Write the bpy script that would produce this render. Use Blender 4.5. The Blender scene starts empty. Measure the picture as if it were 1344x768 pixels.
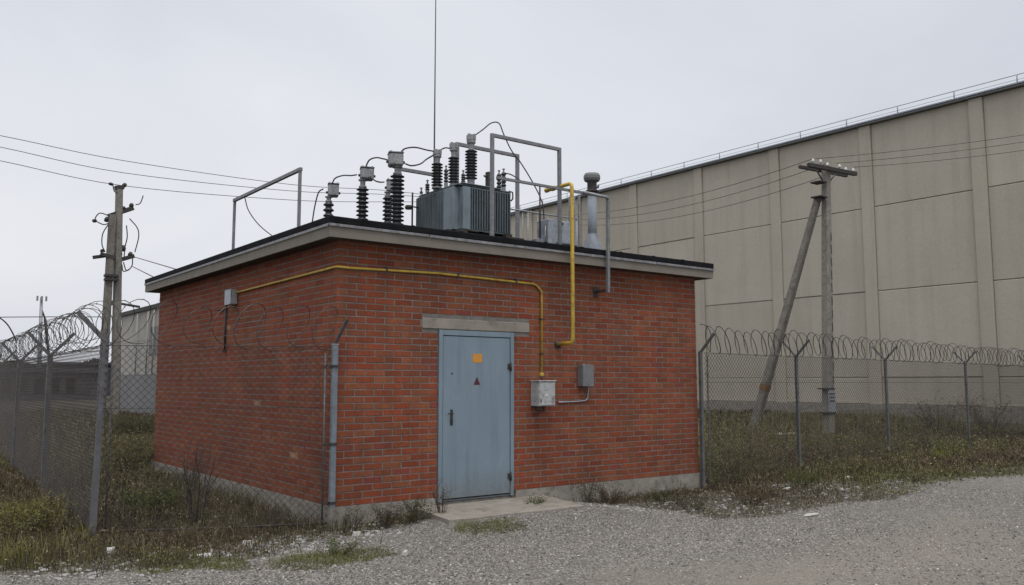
import bpy, math, random
import numpy as np
from mathutils import Vector, Matrix, Euler
random.seed(7); rng = np.random.default_rng(7)
C = bpy.context.scene.collection
PI = math.pi

# ------------------------------------------------------------------ camera maths
f = 1137.0; pitch = math.atan(118/1137.0); yaw = math.radians(37.3); CH = 1.5
_R = Vector((math.cos(yaw), -math.sin(yaw), 0))
_F = Vector((math.sin(yaw)*math.cos(pitch), math.cos(yaw)*math.cos(pitch), math.sin(pitch)))
_U = _R.cross(_F)
def ray(x, y): return _F + _R*((x-672)/f) - _U*((y-384)/f)
def onz(x, y, z): d = ray(x, y); t = (z-CH)/d.z; return Vector((d.x*t, d.y*t, z))
def ony(x, y, Y): d = ray(x, y); t = Y/d.y; return Vector((d.x*t, Y, CH+d.z*t))
def onx(x, y, X): d = ray(x, y); t = X/d.x; return Vector((X, d.y*t, CH+d.z*t))
G = -0.25

# ------------------------------------------------------------------ materials
def nodes(name):
    m = bpy.data.materials.new(name); m.use_nodes = True
    nt = m.node_tree; b = nt.nodes['Principled BSDF']
    return m, nt, b
def N(nt, t, **kw):
    n = nt.nodes.new(t)
    for k, v in kw.items():
        if k in n.inputs.keys() if hasattr(n.inputs, 'keys') else False: n.inputs[k].default_value = v
        else: setattr(n, k, v)
    return n
def ramp(nt, fac, stops):
    r = nt.nodes.new('ShaderNodeValToRGB'); e = r.color_ramp.elements
    while len(e) < len(stops): e.new(0.5)
    for i, (p, c) in enumerate(stops):
        e[i].position = p; e[i].color = (*c, 1) if len(c) == 3 else c
    nt.links.new(fac, r.inputs[0]); return r.outputs[0]
def noise(nt, scale, detail=4, rough=.55, vec=None, out=0, dist=0):
    n = nt.nodes.new('ShaderNodeTexNoise'); n.inputs['Scale'].default_value = scale
    n.inputs['Detail'].default_value = detail; n.inputs['Roughness'].default_value = rough
    n.inputs['Distortion'].default_value = dist
    if vec is not None: nt.links.new(vec, n.inputs['Vector'])
    return n.outputs[out]
def pos(nt, sc=(1,1,1)):
    g = nt.nodes.new('ShaderNodeNewGeometry'); m = nt.nodes.new('ShaderNodeMapping')
    m.inputs['Scale'].default_value = sc; nt.links.new(g.outputs['Position'], m.inputs['Vector'])
    return m.outputs[0]
def mix(nt, fac, a, b, mode='MIX'):
    n = nt.nodes.new('ShaderNodeMix'); n.data_type = 'RGBA'; n.blend_type = mode
    for s, v in ((0, fac), (6, a), (7, b)):
        if isinstance(v, (float, int)): n.inputs[s].default_value = v
        elif isinstance(v, tuple): n.inputs[s].default_value = (*v, 1)
        else: nt.links.new(v, n.inputs[s])
    return n.outputs[2]
def bump(nt, b, h, strength=.3, dist=.01):
    n = nt.nodes.new('ShaderNodeBump'); n.inputs['Strength'].default_value = strength
    n.inputs['Distance'].default_value = dist
    nt.links.new(h, n.inputs['Height']); nt.links.new(n.outputs[0], b.inputs['Normal'])
def scl(c, k): return tuple(min(1, v*k) for v in c)
def simple(name, col, rough=.6, metal=0, var=.25, scale=3, dirt=None, streak=False, bmp=.15, bs=40):
    """painted / weathered material: two-scale colour noise, optional dirt colour in blotches or vertical streaks"""
    m, nt, b = nodes(name)
    p = pos(nt)
    c = ramp(nt, noise(nt, scale, 6, .6, p), [(.3, scl(col, 1-var)), (.7, scl(col, 1+var))])
    if dirt:
        v = pos(nt, (9, 9, .7)) if streak else p
        fm = ramp(nt, noise(nt, 1.3 if streak else scale*2.3, 7, .65, v), [(.5, (0,0,0)), (.72, (1,1,1))])
        c = mix(nt, fm, c, dirt)
    nt.links.new(c, b.inputs['Base Color'])
    b.inputs['Metallic'].default_value = metal
    r = ramp(nt, noise(nt, scale*4, 4, .6, p), [(.3, (rough*.8,)*3), (.7, (min(1, rough*1.2),)*3)])
    nt.links.new(r, b.inputs['Roughness'])
    if bmp: bump(nt, b, noise(nt, bs, 5, .6, p), bmp, .01)
    return m
def attr_mat(name, rough=.8, trans=0, nscale=None, namt=.3, bmp=None):
    m, nt, b = nodes(name)
    a = nt.nodes.new('ShaderNodeAttribute'); a.attribute_name = 'Col'; c = a.outputs[0]
    if nscale:
        r = ramp(nt, noise(nt, nscale, 6, .7, pos(nt)), [(.3, (1-namt,)*3), (.7, (1,)*3)])
        c = mix(nt, 1.0, c, r, 'MULTIPLY')
    nt.links.new(c, b.inputs['Base Color'])
    b.inputs['Roughness'].default_value = rough
    b.inputs['Specular IOR Level'].default_value = .25
    if bmp: bump(nt, b, noise(nt, bmp[0], 5, .65, pos(nt)), bmp[1], .008)
    if trans:
        t = nt.nodes.new('ShaderNodeBsdfTranslucent'); nt.links.new(c, t.inputs[0])
        ms = nt.nodes.new('ShaderNodeMixShader'); ms.inputs[0].default_value = trans
        nt.links.new(b.outputs[0], ms.inputs[1]); nt.links.new(t.outputs[0], ms.inputs[2])
        nt.links.new(ms.outputs[0], nt.nodes['Material Output'].inputs['Surface'])
    return m

M = {}
# brick with mottling, soot and pale lime bloom
def brick_mat():
    m, nt, b = nodes('brick')
    a = nt.nodes.new('ShaderNodeAttribute'); a.attribute_name = 'Col'
    p = pos(nt)
    r = ramp(nt, noise(nt, 28, 6, .7, p), [(.25, (.68,)*3), (.75, (1.18, 1.12, 1.1))])
    c = mix(nt, 1.0, a.outputs[0], r, 'MULTIPLY')
    big = ramp(nt, noise(nt, .9, 5, .6, p), [(.35, (.80, .80, .82)), (.7, (1.08, 1.05, 1.03))])
    c = mix(nt, 1.0, c, big, 'MULTIPLY')
    bloom = ramp(nt, noise(nt, 5, 8, .75, p), [(.60, (0,0,0)), (.80, (.30,)*3)])
    c = mix(nt, bloom, c, (.42, .34, .29))
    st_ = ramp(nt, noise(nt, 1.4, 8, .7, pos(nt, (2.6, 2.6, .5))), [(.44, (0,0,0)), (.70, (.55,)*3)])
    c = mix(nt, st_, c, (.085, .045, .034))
    nt.links.new(c, b.inputs['Base Color']); b.inputs['Roughness'].default_value = .9
    b.inputs['Specular IOR Level'].default_value = .2
    bump(nt, b, noise(nt, 60, 6, .7, p), .5, .006)
    return m
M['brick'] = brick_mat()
M['mortar'] = simple('mortar', (.160, .146, .133), .95, var=.3, scale=7, dirt=(.12, .105, .095), bmp=.4)
M['concrete'] = simple('concrete', (.25, .225, .19), .9, var=.16, scale=3, dirt=(.13, .11, .085), bmp=.4, bs=50)
M['plinth'] = simple('plinth_concrete', (.24, .22, .19), .95, var=.25, scale=5, dirt=(.10, .09, .07), bmp=.6, bs=30)
M['fascia'] = simple('fascia_paint', (.18, .158, .132), .8, var=.14, scale=4, dirt=(.16, .14, .11), bmp=.2)
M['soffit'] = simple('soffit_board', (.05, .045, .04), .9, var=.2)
M['felt'] = simple('roof_felt', (.010, .0105, .012), .95, var=.4, scale=6, bmp=.2, bs=25)
M['felt'].node_tree.nodes['Principled BSDF'].inputs['Specular IOR Level'].default_value = .12
M['drip'] = simple('drip_metal', (.22, .22, .23), .5, .3, var=.3, scale=8, dirt=(.1, .09, .08))
M['yellow'] = simple('yellow_paint', (.50, .335, .045), .45, var=.18, scale=8, dirt=(.22, .15, .04), bmp=.1)
M['box'] = simple('box_paint', (.37, .38, .38), .5, var=.1, scale=5, dirt=(.15, .14, .13), bmp=.05)
M['box2'] = simple('box_paint_dull', (.15, .155, .16), .6, var=.15, scale=8, dirt=(.10, .095, .09), bmp=.05)
M['galv'] = simple('galvanised_steel', (.27, .28, .295), .5, .35, var=.22, scale=9, dirt=(.16, .155, .15), bmp=.1)
M['frame'] = simple('frame_paint', (.19, .195, .205), .55, .2, var=.2, scale=9, dirt=(.12, .115, .11), bmp=.1)
M['galv_pale'] = simple('galvanised_light', (.33, .36, .40), .45, .35, var=.18, scale=7, dirt=(.22, .22, .22), bmp=.1)
M['post_blue'] = simple('post_blue_grey', (.16, .19, .22), .6, .1, var=.2, scale=9, dirt=(.13, .11, .09), bmp=.15)
M['steel_dark'] = simple('dark_steel', (.045, .043, .042), .65, .3, var=.3, scale=12, dirt=(.08, .05, .035))
M['fence_post'] = simple('fence_post_steel', (.11, .115, .12), .7, .2, var=.3, scale=9, dirt=(.10, .065, .045), bmp=.2)
M['fence_post_pale'] = simple('fence_post_pale', (.115, .115, .125), .8, .1, var=.3, scale=9, dirt=(.12, .10, .08), bmp=.2)
M['wire'] = simple('fence_wire', (.05, .045, .045), .6, .4, var=.35, scale=20, dirt=(.09, .06, .04), bmp=0)
M['razor'] = simple('razor_wire', (.07, .066, .062), .5, .5, var=.4, scale=15, dirt=(.10, .07, .05), bmp=0)
M['cable'] = simple('black_cable', (.018, .018, .02), .5, bmp=0)
M['shed'] = simple('insulator_glaze', (.014, .017, .022), .45, var=.3, scale=14, dirt=(.035, .035, .035), bmp=.05)
M['cast'] = simple('cast_grey', (.27, .28, .285), .55, .2, var=.25, scale=20, dirt=(.13, .125, .12), bmp=.3, bs=60)
M['tank'] = simple('transformer_paint', (.170, .212, .235), .5, var=.14, scale=4, dirt=(.09, .10, .10), streak=True, bmp=.1)
M['fin'] = simple('radiator_paint', (.115, .143, .158), .5, var=.18, scale=6, dirt=(.05, .055, .055), streak=True, bmp=.1)
M['pole'] = simple('pole_concrete', (.21, .195, .17), .95, var=.22, scale=4, dirt=(.11, .10, .085), bmp=.6, bs=25)
M['vent'] = simple('vent_zinc', (.21, .235, .27), .65, .05, var=.15, scale=8, dirt=(.13, .13, .14), streak=True)
M['slot'] = simple('pole_recess_shade', (.06,.055,.05), .95)
M['strut'] = simple('strut_concrete', (.17, .155, .135), .95, var=.25, scale=4, dirt=(.07, .06, .05), bmp=.6, bs=25)
M['glass_ins'] = simple('glass_insulator', (.55, .57, .57), .2, var=.1, bmp=0)
M['white'] = simple('white_scrap', (.60, .59, .57), .6, var=.15, scale=20, dirt=(.35, .33, .3), bmp=.3)
M['stone'] = simple('pale_stone', (.42, .40, .37), .9, var=.2, scale=20, bmp=.5)
M['orange'] = simple('orange_sticker', (.55, .24, .03), .5, var=.1, scale=40, bmp=0)
M['darkred'] = simple('faded_warning_red', (.075, .012, .012), .6, var=.2, scale=40, bmp=0)
M['rust'] = simple('rust_yellow', (.16, .085, .025), .8, var=.4, scale=15, dirt=(.10, .05, .02))
M['far_wall'] = simple('far_panels', (.37, .352, .318), .9, var=.08, scale=.6, dirt=(.28, .27, .25), bmp=.1)
M['far_low'] = simple('far_lower_wall', (.19, .188, .188), .9, var=.1, scale=.6, bmp=.1)
M['far_dark'] = simple('far_dark_wall', (.06, .06, .068), .9, var=.2, scale=.4)
M['twig'] = simple('twig_bark', (.045, .035, .03), .9, var=.3, scale=30, bmp=.2)
M['leaf'] = attr_mat('leaf', .75, .25)
M['grass'] = attr_mat('grass_blade', .8, .25)
M['pebble'] = attr_mat('pebble', .9, 0, 60, .3, (90, .4))

def door_mat():
    m, nt, b = nodes('door_paint')
    p = pos(nt)
    c = ramp(nt, noise(nt, 1.6, 4, .5, p), [(.3, (.165, .222, .268)), (.7, (.19, .25, .30))])
    v = pos(nt, (7, 7, .55))
    s = ramp(nt, noise(nt, 1.1, 7, .7, v), [(.48, (0,0,0)), (.72, (.75,)*3)])
    c = mix(nt, s, c, (.125, .165, .20))
    s2 = ramp(nt, noise(nt, 3.3, 6, .7, pos(nt, (3, 3, 1))), [(.58, (0,0,0)), (.8, (.5,)*3)])
    c = mix(nt, s2, c, (.25, .31, .35))
    s4 = ramp(nt, noise(nt, 9, 8, .8, p), [(.66, (0,0,0)), (.72, (.8,)*3)])
    c = mix(nt, s4, c, (.10, .075, .06))
    # grime rising from the threshold
    g = nt.nodes.new('ShaderNodeSeparateXYZ'); nt.links.new(p, g.inputs[0])
    mp = nt.nodes.new('ShaderNodeMapRange'); mp.inputs[1].default_value = .35; mp.inputs[2].default_value = -.05
    nt.links.new(g.outputs[2], mp.inputs[0])
    mm = nt.nodes.new('ShaderNodeMath'); mm.operation = 'MULTIPLY'; nt.links.new(mp.outputs[0], mm.inputs[0])
    nt.links.new(noise(nt, 12, 5, .7, p), mm.inputs[1])
    c = mix(nt, mm.outputs[0], c, (.12, .11, .09))
    nt.links.new(c, b.inputs['Base Color']); b.inputs['Roughness'].default_value = .5
    bump(nt, b, noise(nt, 2.2, 3, .5, p), .25, .02)
    return m
M['door'] = door_mat()

def ware_mat():
    m, nt, b = nodes('precast_panel')
    p = pos(nt)
    c = ramp(nt, noise(nt, .25, 5, .55, p), [(.3, (.395, .360, .300)), (.7, (.45, .412, .345))])
    s = ramp(nt, noise(nt, 1.0, 7, .65, pos(nt, (1.6, 1.6, .10))), [(.45, (0,0,0)), (.8, (.55,)*3)])
    c = mix(nt, s, c, (.30, .275, .232))
    s3 = ramp(nt, noise(nt, .55, 6, .6, p), [(.52, (0,0,0)), (.62, (.22,)*3)])
    c = mix(nt, s3, c, (.45, .415, .35))
    fine = ramp(nt, noise(nt, 9, 7, .7, p), [(.3, (.93,)*3), (.7, (1.04,)*3)])
    c = mix(nt, 1.0, c, fine, 'MULTIPLY')
    pa_ = nt.nodes.new('ShaderNodeAttribute'); pa_.attribute_name = 'Col'; c = mix(nt, 1.0, c, pa_.outputs[0], 'MULTIPLY')
    nt.links.new(c, b.inputs['Base Color']); b.inputs['Roughness'].default_value = .95
    b.inputs['Specular IOR Level'].default_value = .2
    bump(nt, b, noise(nt, 6, 7, .7, p), .3, .03)
    return m
M['ware'] = ware_mat()

def ground_mat():
    m, nt, b = nodes('gravel_and_soil')
    p = pos(nt)
    def cells(sc):
        v = nt.nodes.new('ShaderNodeTexVoronoi'); v.inputs['Scale'].default_value = sc
        nt.links.new(p, v.inputs['Vector']); return v
    v1 = cells(42); v2 = cells(85)
    sp = nt.nodes.new('ShaderNodeSeparateColor'); nt.links.new(v1.outputs['Color'], sp.inputs[0])
    g1 = ramp(nt, sp.outputs[0], [(0, (.085, .078, .073)), (.4, (.205, .185, .163)), (.85, (.325, .298, .266)), (1, (.49, .46, .42))])
    gap = ramp(nt, v1.outputs['Distance'], [(.30, (1.1,1.1,1.1)), (.72, (.25,)*3)])
    g1 = mix(nt, 1.0, g1, gap, 'MULTIPLY')
    sp2 = nt.nodes.new('ShaderNodeSeparateColor'); nt.links.new(v2.outputs['Color'], sp2.inputs[0])
    g2 = ramp(nt, sp2.outputs[1], [(0, (.13, .122, .112)), (1, (.27, .25, .23))])
    g = mix(nt, .35, g1, g2)
    # packed dusty patches
    da = nt.nodes.new('ShaderNodeAttribute'); da.attribute_name = 'dirt'
    dm = nt.nodes.new('ShaderNodeMath'); dm.operation = 'MULTIPLY_ADD'; nt.links.new(da.outputs['Fac'], dm.inputs[0]); dm.inputs[1].default_value = .22
    nt.links.new(noise(nt, .8, 9, .72, pos(nt,(.8,1.5,1)), dist=.8), dm.inputs[2])
    dust = ramp(nt, dm.outputs[0], [(.53, (0,0,0)), (.72, (.72,)*3)])
    g = mix(nt, dust, g, ramp(nt, noise(nt, 45, 6, .8, p), [(.3, (.155, .138, .112)), (.7, (.265, .238, .197))]))
    bigv = ramp(nt, noise(nt, .35, 4, .6, pos(nt, (.5, 1.4, 1))), [(.3, (.86,)*3), (.7, (1.08,)*3)])
    g = mix(nt, 1.0, g, bigv, 'MULTIPLY')
    soil = ramp(nt, noise(nt, 14, 7, .75, p), [(.25, (.030, .026, .018)), (.55, (.065, .057, .038)), (.8, (.13, .115, .085))])
    a = nt.nodes.new('ShaderNodeAttribute'); a.attribute_name = 'veg'
    ad = nt.nodes.new('ShaderNodeMath'); ad.operation = 'ADD'; nt.links.new(a.outputs['Fac'], ad.inputs[0])
    nn = nt.nodes.new('ShaderNodeMath'); nn.operation = 'MULTIPLY_ADD'; nt.links.new(noise(nt, 7, 9, .8, p), nn.inputs[0])
    nn.inputs[1].default_value = 2.6; nn.inputs[2].default_value = -1.30
    nt.links.new(nn.outputs[0], ad.inputs[1])
    fm = ramp(nt, ad.outputs[0], [(.32, (0,0,0)), (.62, (1,1,1))])
    c = mix(nt, fm, g, soil)
    nt.links.new(c, b.inputs['Base Color']); b.inputs['Roughness'].default_value = .95
    b.inputs['Specular IOR Level'].default_value = .15
    h = nt.nodes.new('ShaderNodeMath'); h.operation = 'MULTIPLY_ADD'; nt.links.new(v1.outputs['Distance'], h.inputs[0])
    h.inputs[1].default_value = -1; nt.links.new(noise(nt, 30, 6, .7, p), h.inputs[2])
    bump(nt, b, h.outputs[0], .9, .014)
    return m
M['ground'] = ground_mat()

# ------------------------------------------------------------------ mesh builder
class MB:
    def __init__(s): s.v = []; s.f = []; s.c = []; s.mi = []; s.smooth = []; s.marks = []
    def add(s, vs, fs, col=None, mi=0, smooth=False):
        o = len(s.v); s.marks.append((o, len(s.f))); s.v += [tuple(v) for v in vs]
        s.f += [tuple(o+i for i in q) for q in fs]
        s.c += [col or (1,1,1)]*len(vs); s.mi += [mi]*len(fs); s.smooth += [smooth]*len(fs); return s
    def box(s, a, b, mat=None, **k):
        x0,y0,z0 = a; x1,y1,z1 = b
        vs = [(x0,y0,z0),(x1,y0,z0),(x1,y1,z0),(x0,y1,z0),(x0,y0,z1),(x1,y0,z1),(x1,y1,z1),(x0,y1,z1)]
        if mat is not None: vs = [mat @ Vector(v) for v in vs]
        return s.add(vs, [(0,3,2,1),(4,5,6,7),(0,1,5,4),(1,2,6,5),(2,3,7,6),(3,0,4,7)], **k)
    def cbox(s, a, b, bev=.01, mat=None, **k):
        """box with chamfered edges"""
        x0,y0,z0 = a; x1,y1,z1 = b; e = bev
        vs = []; idx = {}
        X = (x0,x1); Y = (y0,y1); Z = (z0,z1)
        for i in (0,1):
            for j in (0,1):
                for l in (0,1):
                    sx, sy, sz = (e if i==0 else -e), (e if j==0 else -e), (e if l==0 else -e)
                    idx[i,j,l,0] = len(vs); vs.append((X[i], Y[j]+sy, Z[l]+sz))
                    idx[i,j,l,1] = len(vs); vs.append((X[i]+sx, Y[j], Z[l]+sz))
                    idx[i,j,l,2] = len(vs); vs.append((X[i]+sx, Y[j]+sy, Z[l]))
        fs = []
        for i in (0,1): fs.append(tuple(idx[i,j,l,0] for j,l in ((0,0),(1,0),(1,1),(0,1))))
        for j in (0,1): fs.append(tuple(idx[i,j,l,1] for i,l in ((0,0),(1,0),(1,1),(0,1))))
        for l in (0,1): fs.append(tuple(idx[i,j,l,2] for i,j in ((0,0),(1,0),(1,1),(0,1))))
        for j in (0,1):
            for l in (0,1): fs.append((idx[0,j,l,1], idx[1,j,l,1], idx[1,j,l,2], idx[0,j,l,2]))
        for i in (0,1):
            for l in (0,1): fs.append((idx[i,0,l,0], idx[i,1,l,0], idx[i,1,l,2], idx[i,0,l,2]))
        for i in (0,1):
            for j in (0,1): fs.append((idx[i,j,0,0], idx[i,j,1,0], idx[i,j,1,1], idx[i,j,0,1]))
        for i in (0,1):
            for j in (0,1):
                for l in (0,1): fs.append((idx[i,j,l,0], idx[i,j,l,1], idx[i,j,l,2]))
        if mat is not None: vs = [mat @ Vector(v) for v in vs]
        s.recalc = True
        return s.add(vs, fs, **k)
    def tube(s, pts, r, n=8, cap=True, **k):
        pts = [Vector(p) for p in pts]; m = len(pts)
        rs = r if isinstance(r, (list, tuple)) else [r]*m
        up = None; vs = []
        for i, p in enumerate(pts):
            d = (pts[min(i+1, m-1)] - pts[max(i-1, 0)]).normalized()
            if up is None:
                up = Vector((0,0,1)) if abs(d.z) < .9 else Vector((0,1,0))
            a = d.cross(up).normalized(); up = a.cross(d).normalized()
            for j in range(n):
                t = 2*PI*(j+.5)/n; vs.append(p + (a*math.cos(t) + up*math.sin(t))*rs[i])
        fs = [(i*n+j, i*n+(j+1)%n, (i+1)*n+(j+1)%n, (i+1)*n+j) for i in range(m-1) for j in range(n)]
        if cap: fs += [tuple(range(n)), tuple(range((m-1)*n, m*n))]
        k.setdefault('smooth', n > 4); s.recalc = True
        return s.add(vs, fs, **k)
    def bar(s, a, b, w, h=None, **k):
        """rectangular bar between two points"""
        a = Vector(a); b = Vector(b); d = (b-a).normalized(); h = h or w
        up = Vector((0,0,1)) if abs(d.z) < .9 else Vector((0,1,0))
        r = d.cross(up).normalized(); u = r.cross(d)
        vs = [p + r*sx*w/2 + u*sz*h/2 for p in (a,b) for sx,sz in ((-1,-1),(1,-1),(1,1),(-1,1))]
        s.recalc = True
        return s.add(vs, [(0,1,2,3),(4,7,6,5),(0,4,5,1),(1,5,6,2),(2,6,7,3),(3,7,4,0)], **k)
    def lathe(s, prof, c, n=20, **k):
        c = Vector(c); m = len(prof)
        vs = [c + Vector((r*math.cos(2*PI*j/n), r*math.sin(2*PI*j/n), z)) for r, z in prof for j in range(n)]
        fs = [(i*n+j, i*n+(j+1)%n, (i+1)*n+(j+1)%n, (i+1)*n+j) for i in range(m-1) for j in range(n)]
        fs += [tuple(range(n))[::-1], tuple(range((m-1)*n, m*n))]
        return s.add(vs, fs, **k)
    def prism(s, outline, z0, z1, **k):
        n = len(outline)
        vs = [(x,y,z0) for x,y in outline] + [(x,y,z1) for x,y in outline]
        s.recalc = True
        return s.add(vs, [tuple(range(n))[::-1], tuple(range(n,2*n))] + [(i,(i+1)%n,n+(i+1)%n,n+i) for i in range(n)], **k)
    def each(s, name, mats, parent):
        """every added shape becomes a part of its own"""
        mk = s.marks+[(len(s.v), len(s.f))]; out = []
        for (v0,f0),(v1,f1) in zip(mk, mk[1:]):
            m = MB(); m.v = s.v[v0:v1]; m.c = s.c[v0:v1]; m.mi = s.mi[f0:f1]; m.smooth = s.smooth[f0:f1]
            m.f = [tuple(i-v0 for i in q) for q in s.f[f0:f1]]; m.recalc = getattr(s,'recalc',False)
            out.append(m.build(name, mats, parent))
        return out
    def build(s, name, mats, parent=None, origin=None):
        o = Vector(origin) if origin is not None else Vector((0,0,0))
        p = parent; w = Vector((0,0,0))
        while p is not None: w += p.location; p = p.parent
        if parent is None: w = o
        me = bpy.data.meshes.new(name)
        me.from_pydata([tuple(Vector(v)-w) for v in s.v], [], s.f)
        if not isinstance(mats, (list, tuple)): mats = [mats]
        for m in mats: me.materials.append(M[m] if isinstance(m, str) else m)
        if any(s.mi): me.polygons.foreach_set('material_index', s.mi)
        me.polygons.foreach_set('use_smooth', s.smooth)
        if any(c != (1,1,1) for c in s.c):
            a = me.color_attributes.new('Col', 'FLOAT_COLOR', 'POINT')
            a.data.foreach_set('color', np.array([(*c, 1) for c in s.c], dtype=np.float32).ravel())
        if getattr(s, 'recalc', False):
            import bmesh
            bm = bmesh.new(); bm.from_mesh(me); bmesh.ops.recalc_face_normals(bm, faces=bm.faces); bm.to_mesh(me); bm.free()
        me.update()
        ob = bpy.data.objects.new(name, me); C.objects.link(ob)
        if parent is not None: ob.parent = parent
        else: ob.location = w
        return ob

def tag(o, label=None, cat=None, group=None, kind=None):
    if label: o['label'] = label
    if cat: o['category'] = cat
    if group: o['group'] = group
    if kind: o['kind'] = kind
    return o
def thing(name, loc, label, cat, group=None):
    o = bpy.data.objects.new(name, None); o.location = loc; o.empty_display_size = .2; C.objects.link(o)
    return tag(o, label, cat, group)
def dup(src, loc, label=None, rotz=None):
    r = src.copy(); C.objects.link(r); r.location = loc
    if rotz is not None: r.rotation_euler = (0, 0, rotz)
    if label: r['label'] = label
    for ch in list(src.children):
        c = ch.copy(); C.objects.link(c); c.parent = r
        for g in ch.children:
            d = g.copy(); C.objects.link(d); d.parent = c
    return r
def np_mesh(name, V, F, mat, col=None, k=3, smooth=False, parent=None):
    """V (n,3), F (m,k)"""
    me = bpy.data.meshes.new(name)
    me.vertices.add(len(V)); me.vertices.foreach_set('co', np.asarray(V, np.float32).ravel())
    me.loops.add(F.size); me.loops.foreach_set('vertex_index', np.asarray(F, np.int32).ravel())
    me.polygons.add(len(F)); me.polygons.foreach_set('loop_start', np.arange(0, F.size, k, dtype=np.int32))
    me.polygons.foreach_set('loop_total', np.full(len(F), k, np.int32))
    me.polygons.foreach_set('use_smooth', np.full(len(F), smooth))
    if col is not None:
        a = me.color_attributes.new('Col', 'FLOAT_COLOR', 'POINT')
        a.data.foreach_set('color', np.hstack([col, np.ones((len(col),1))]).astype(np.float32).ravel())
    me.update(calc_edges=True); me.validate(); me.materials.append(M[mat])
    ob = bpy.data.objects.new(name, me); C.objects.link(ob)
    if parent: ob.parent = parent
    return ob
def arc(pts, n=8):
    """catmull-rom through points"""
    P = [Vector(p) for p in pts]; P = [P[0]*2-P[1]] + P + [P[-1]*2-P[-2]]; out = []
    for i in range(1, len(P)-2):
        a,b,c,d = P[i-1:i+3]
        for j in range(n):
            t = j/n; out.append(.5*((2*b)+(c-a)*t+(2*a-5*b+4*c-d)*t*t+(3*b-a-3*c+d)*t**3))
    out.append(P[-2]); return out

# ------------------------------------------------------------------ ground
def wob(x, y, s=1.0, seed=0.0):
    return (np.sin(x*1.3*s+seed)+np.sin(y*1.7*s+1.3+seed*2)+np.sin((x+y)*.9*s+2.1)+np.sin((x-y*1.3)*2.3*s+seed)*.6+np.sin((x*1.9+y*2.7)*1.9*s+seed*3)*.4)/4.0
def gz(x, y):
    near = np.exp(-((x-8)**2+(y-12)**2)/900.)
    return G + .125*np.exp(-((x-6.9)/1.6)**4-((y-8.9)/1.15)**4) + .022*wob(x, y, .9)*1.0 + .008*wob(x, y, 4.1, 2.)
def pip(px, py, poly):
    inside = np.zeros(len(px), bool); n = len(poly); j = n-1
    for i in range(n):
        xi, yi = poly[i]; xj, yj = poly[j]
        c = ((yi > py) != (yj > py)) & (px < (xj-xi)*(py-yi)/(yj-yi+1e-12)+xi)
        inside ^= c; j = i
    return inside
def gp(*pts): return [tuple(onz(x, y, G))[:2] for x, y in pts]
Z_left = gp((-400,752),(-60,748),(60,742),(140,728),(230,722),(300,712),(360,706),(425,697)) + [(4.74,9.7),(4.75,60),(4.75,400),(-400,400),(-400,8)]
Z_right = gp((921,645),(960,638),(1040,633),(1110,625),(1160,618),(1230,614),(1344,608),(1600,598)) + [(400,20),(400,400),(4.75,400),(4.75,17.6),(11.38,17.6),(11.38,9.8)]
Z_sparse = gp((812,654),(840,668),(930,680),(1010,678),(1080,664),(1190,652),(1220,632),(1344,622),(1500,612),(1600,597),(1344,606),(1110,622),(921,640))
Z_strip1 = gp((440,706),(500,697),(595,690),(596,668),(440,690))
Z_strip2 = gp((735,657),(800,664),(905,646),(905,640),(735,651))
Z_green1 = gp((350,746),(400,748),(470,738),(520,728),(512,718),(440,724),(370,732))
Z_green2 = gp((598,708),(640,711),(684,705),(684,697),(640,700),(598,700))
Z_green3 = gp((130,748),(190,757),(250,748),(330,750),(335,738),(250,728),(160,735))
Z_midleft = gp((-100,768),(30,760),(120,752),(300,745),(440,712),(430,700),(300,712),(140,730),(-60,748))
def veg_at(x, y):
    dx = .22*wob(x, y, 2.2, 5.); dy = .22*wob(y, x, 2.4, 9.)
    X = x+dx; Y = y+dy; v = np.zeros(len(x))
    for poly, val in ((Z_sparse,.62),(Z_midleft,.5),(Z_left,1.),(Z_right,1.),(Z_strip1,.85),(Z_strip2,.85),(Z_green1,.6),(Z_green2,.6),(Z_green3,.6)):
        small = poly in (Z_green1, Z_green2, Z_green3, Z_strip1, Z_strip2)
        q = .35 if small else 1
        m = pip(x+dx*q, y+dy*q, poly); v[m] = np.maximum(v[m], val)
    return v
xs = np.concatenate([np.array([-900,-500,-250,-120,-60,-30,-18,-12,-8,-5]), np.arange(-3, 24, .14), np.array([25,27,30,33,36,40,46,60,90,150,300,600,900])])
ys = np.concatenate([np.array([-300,-100,-30,-10,-3,0,1.5]), np.arange(2.5, 15, .14), np.arange(15, 26, .5), np.array([27,30,34,40,48,60,80,120,200,400,700,1000])])
XX, YY = np.meshgrid(xs, ys); fx, fy = XX.ravel(), YY.ravel()
far = np.clip((np.hypot(fx-8, fy-10)-25)/20, 0, 1)
V = np.stack([fx, fy, gz(fx, fy)*(1-far)+G*far], 1)
nx, ny = len(xs), len(ys)
I = (np.arange(ny-1)[:,None]*nx+np.arange(nx-1)[None]).ravel()
F = np.stack([I, I+1, I+nx+1, I+nx], 1)
g = np_mesh('ground', V, F, 'ground', None, 4, True)
va = g.data.attributes.new('veg', 'FLOAT', 'POINT'); va.data.foreach_set('value', veg_at(fx, fy).astype(np.float32))
Z_dirt = gp((1344,700),(1180,705),(1060,722),(930,735),(800,752),(760,790),(900,1100),(2400,1100),(1900,705))
d_ = np.zeros(len(fx)); 
for q in range(24):
    a_ = rng.normal(0,.55,2); d_ += pip(fx+a_[0]+.15*wob(fx,fy,2.),fy+a_[1]*.5,Z_dirt)
d_ = d_/24+.9*np.exp(-((fx-onz(1265,697,G).x)/1.0)**2-((fy-onz(1265,697,G).y)/.35)**2)
va = g.data.attributes.new('dirt', 'FLOAT', 'POINT'); va.data.foreach_set('value', d_.astype(np.float32))
tag(g, kind='structure')

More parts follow.
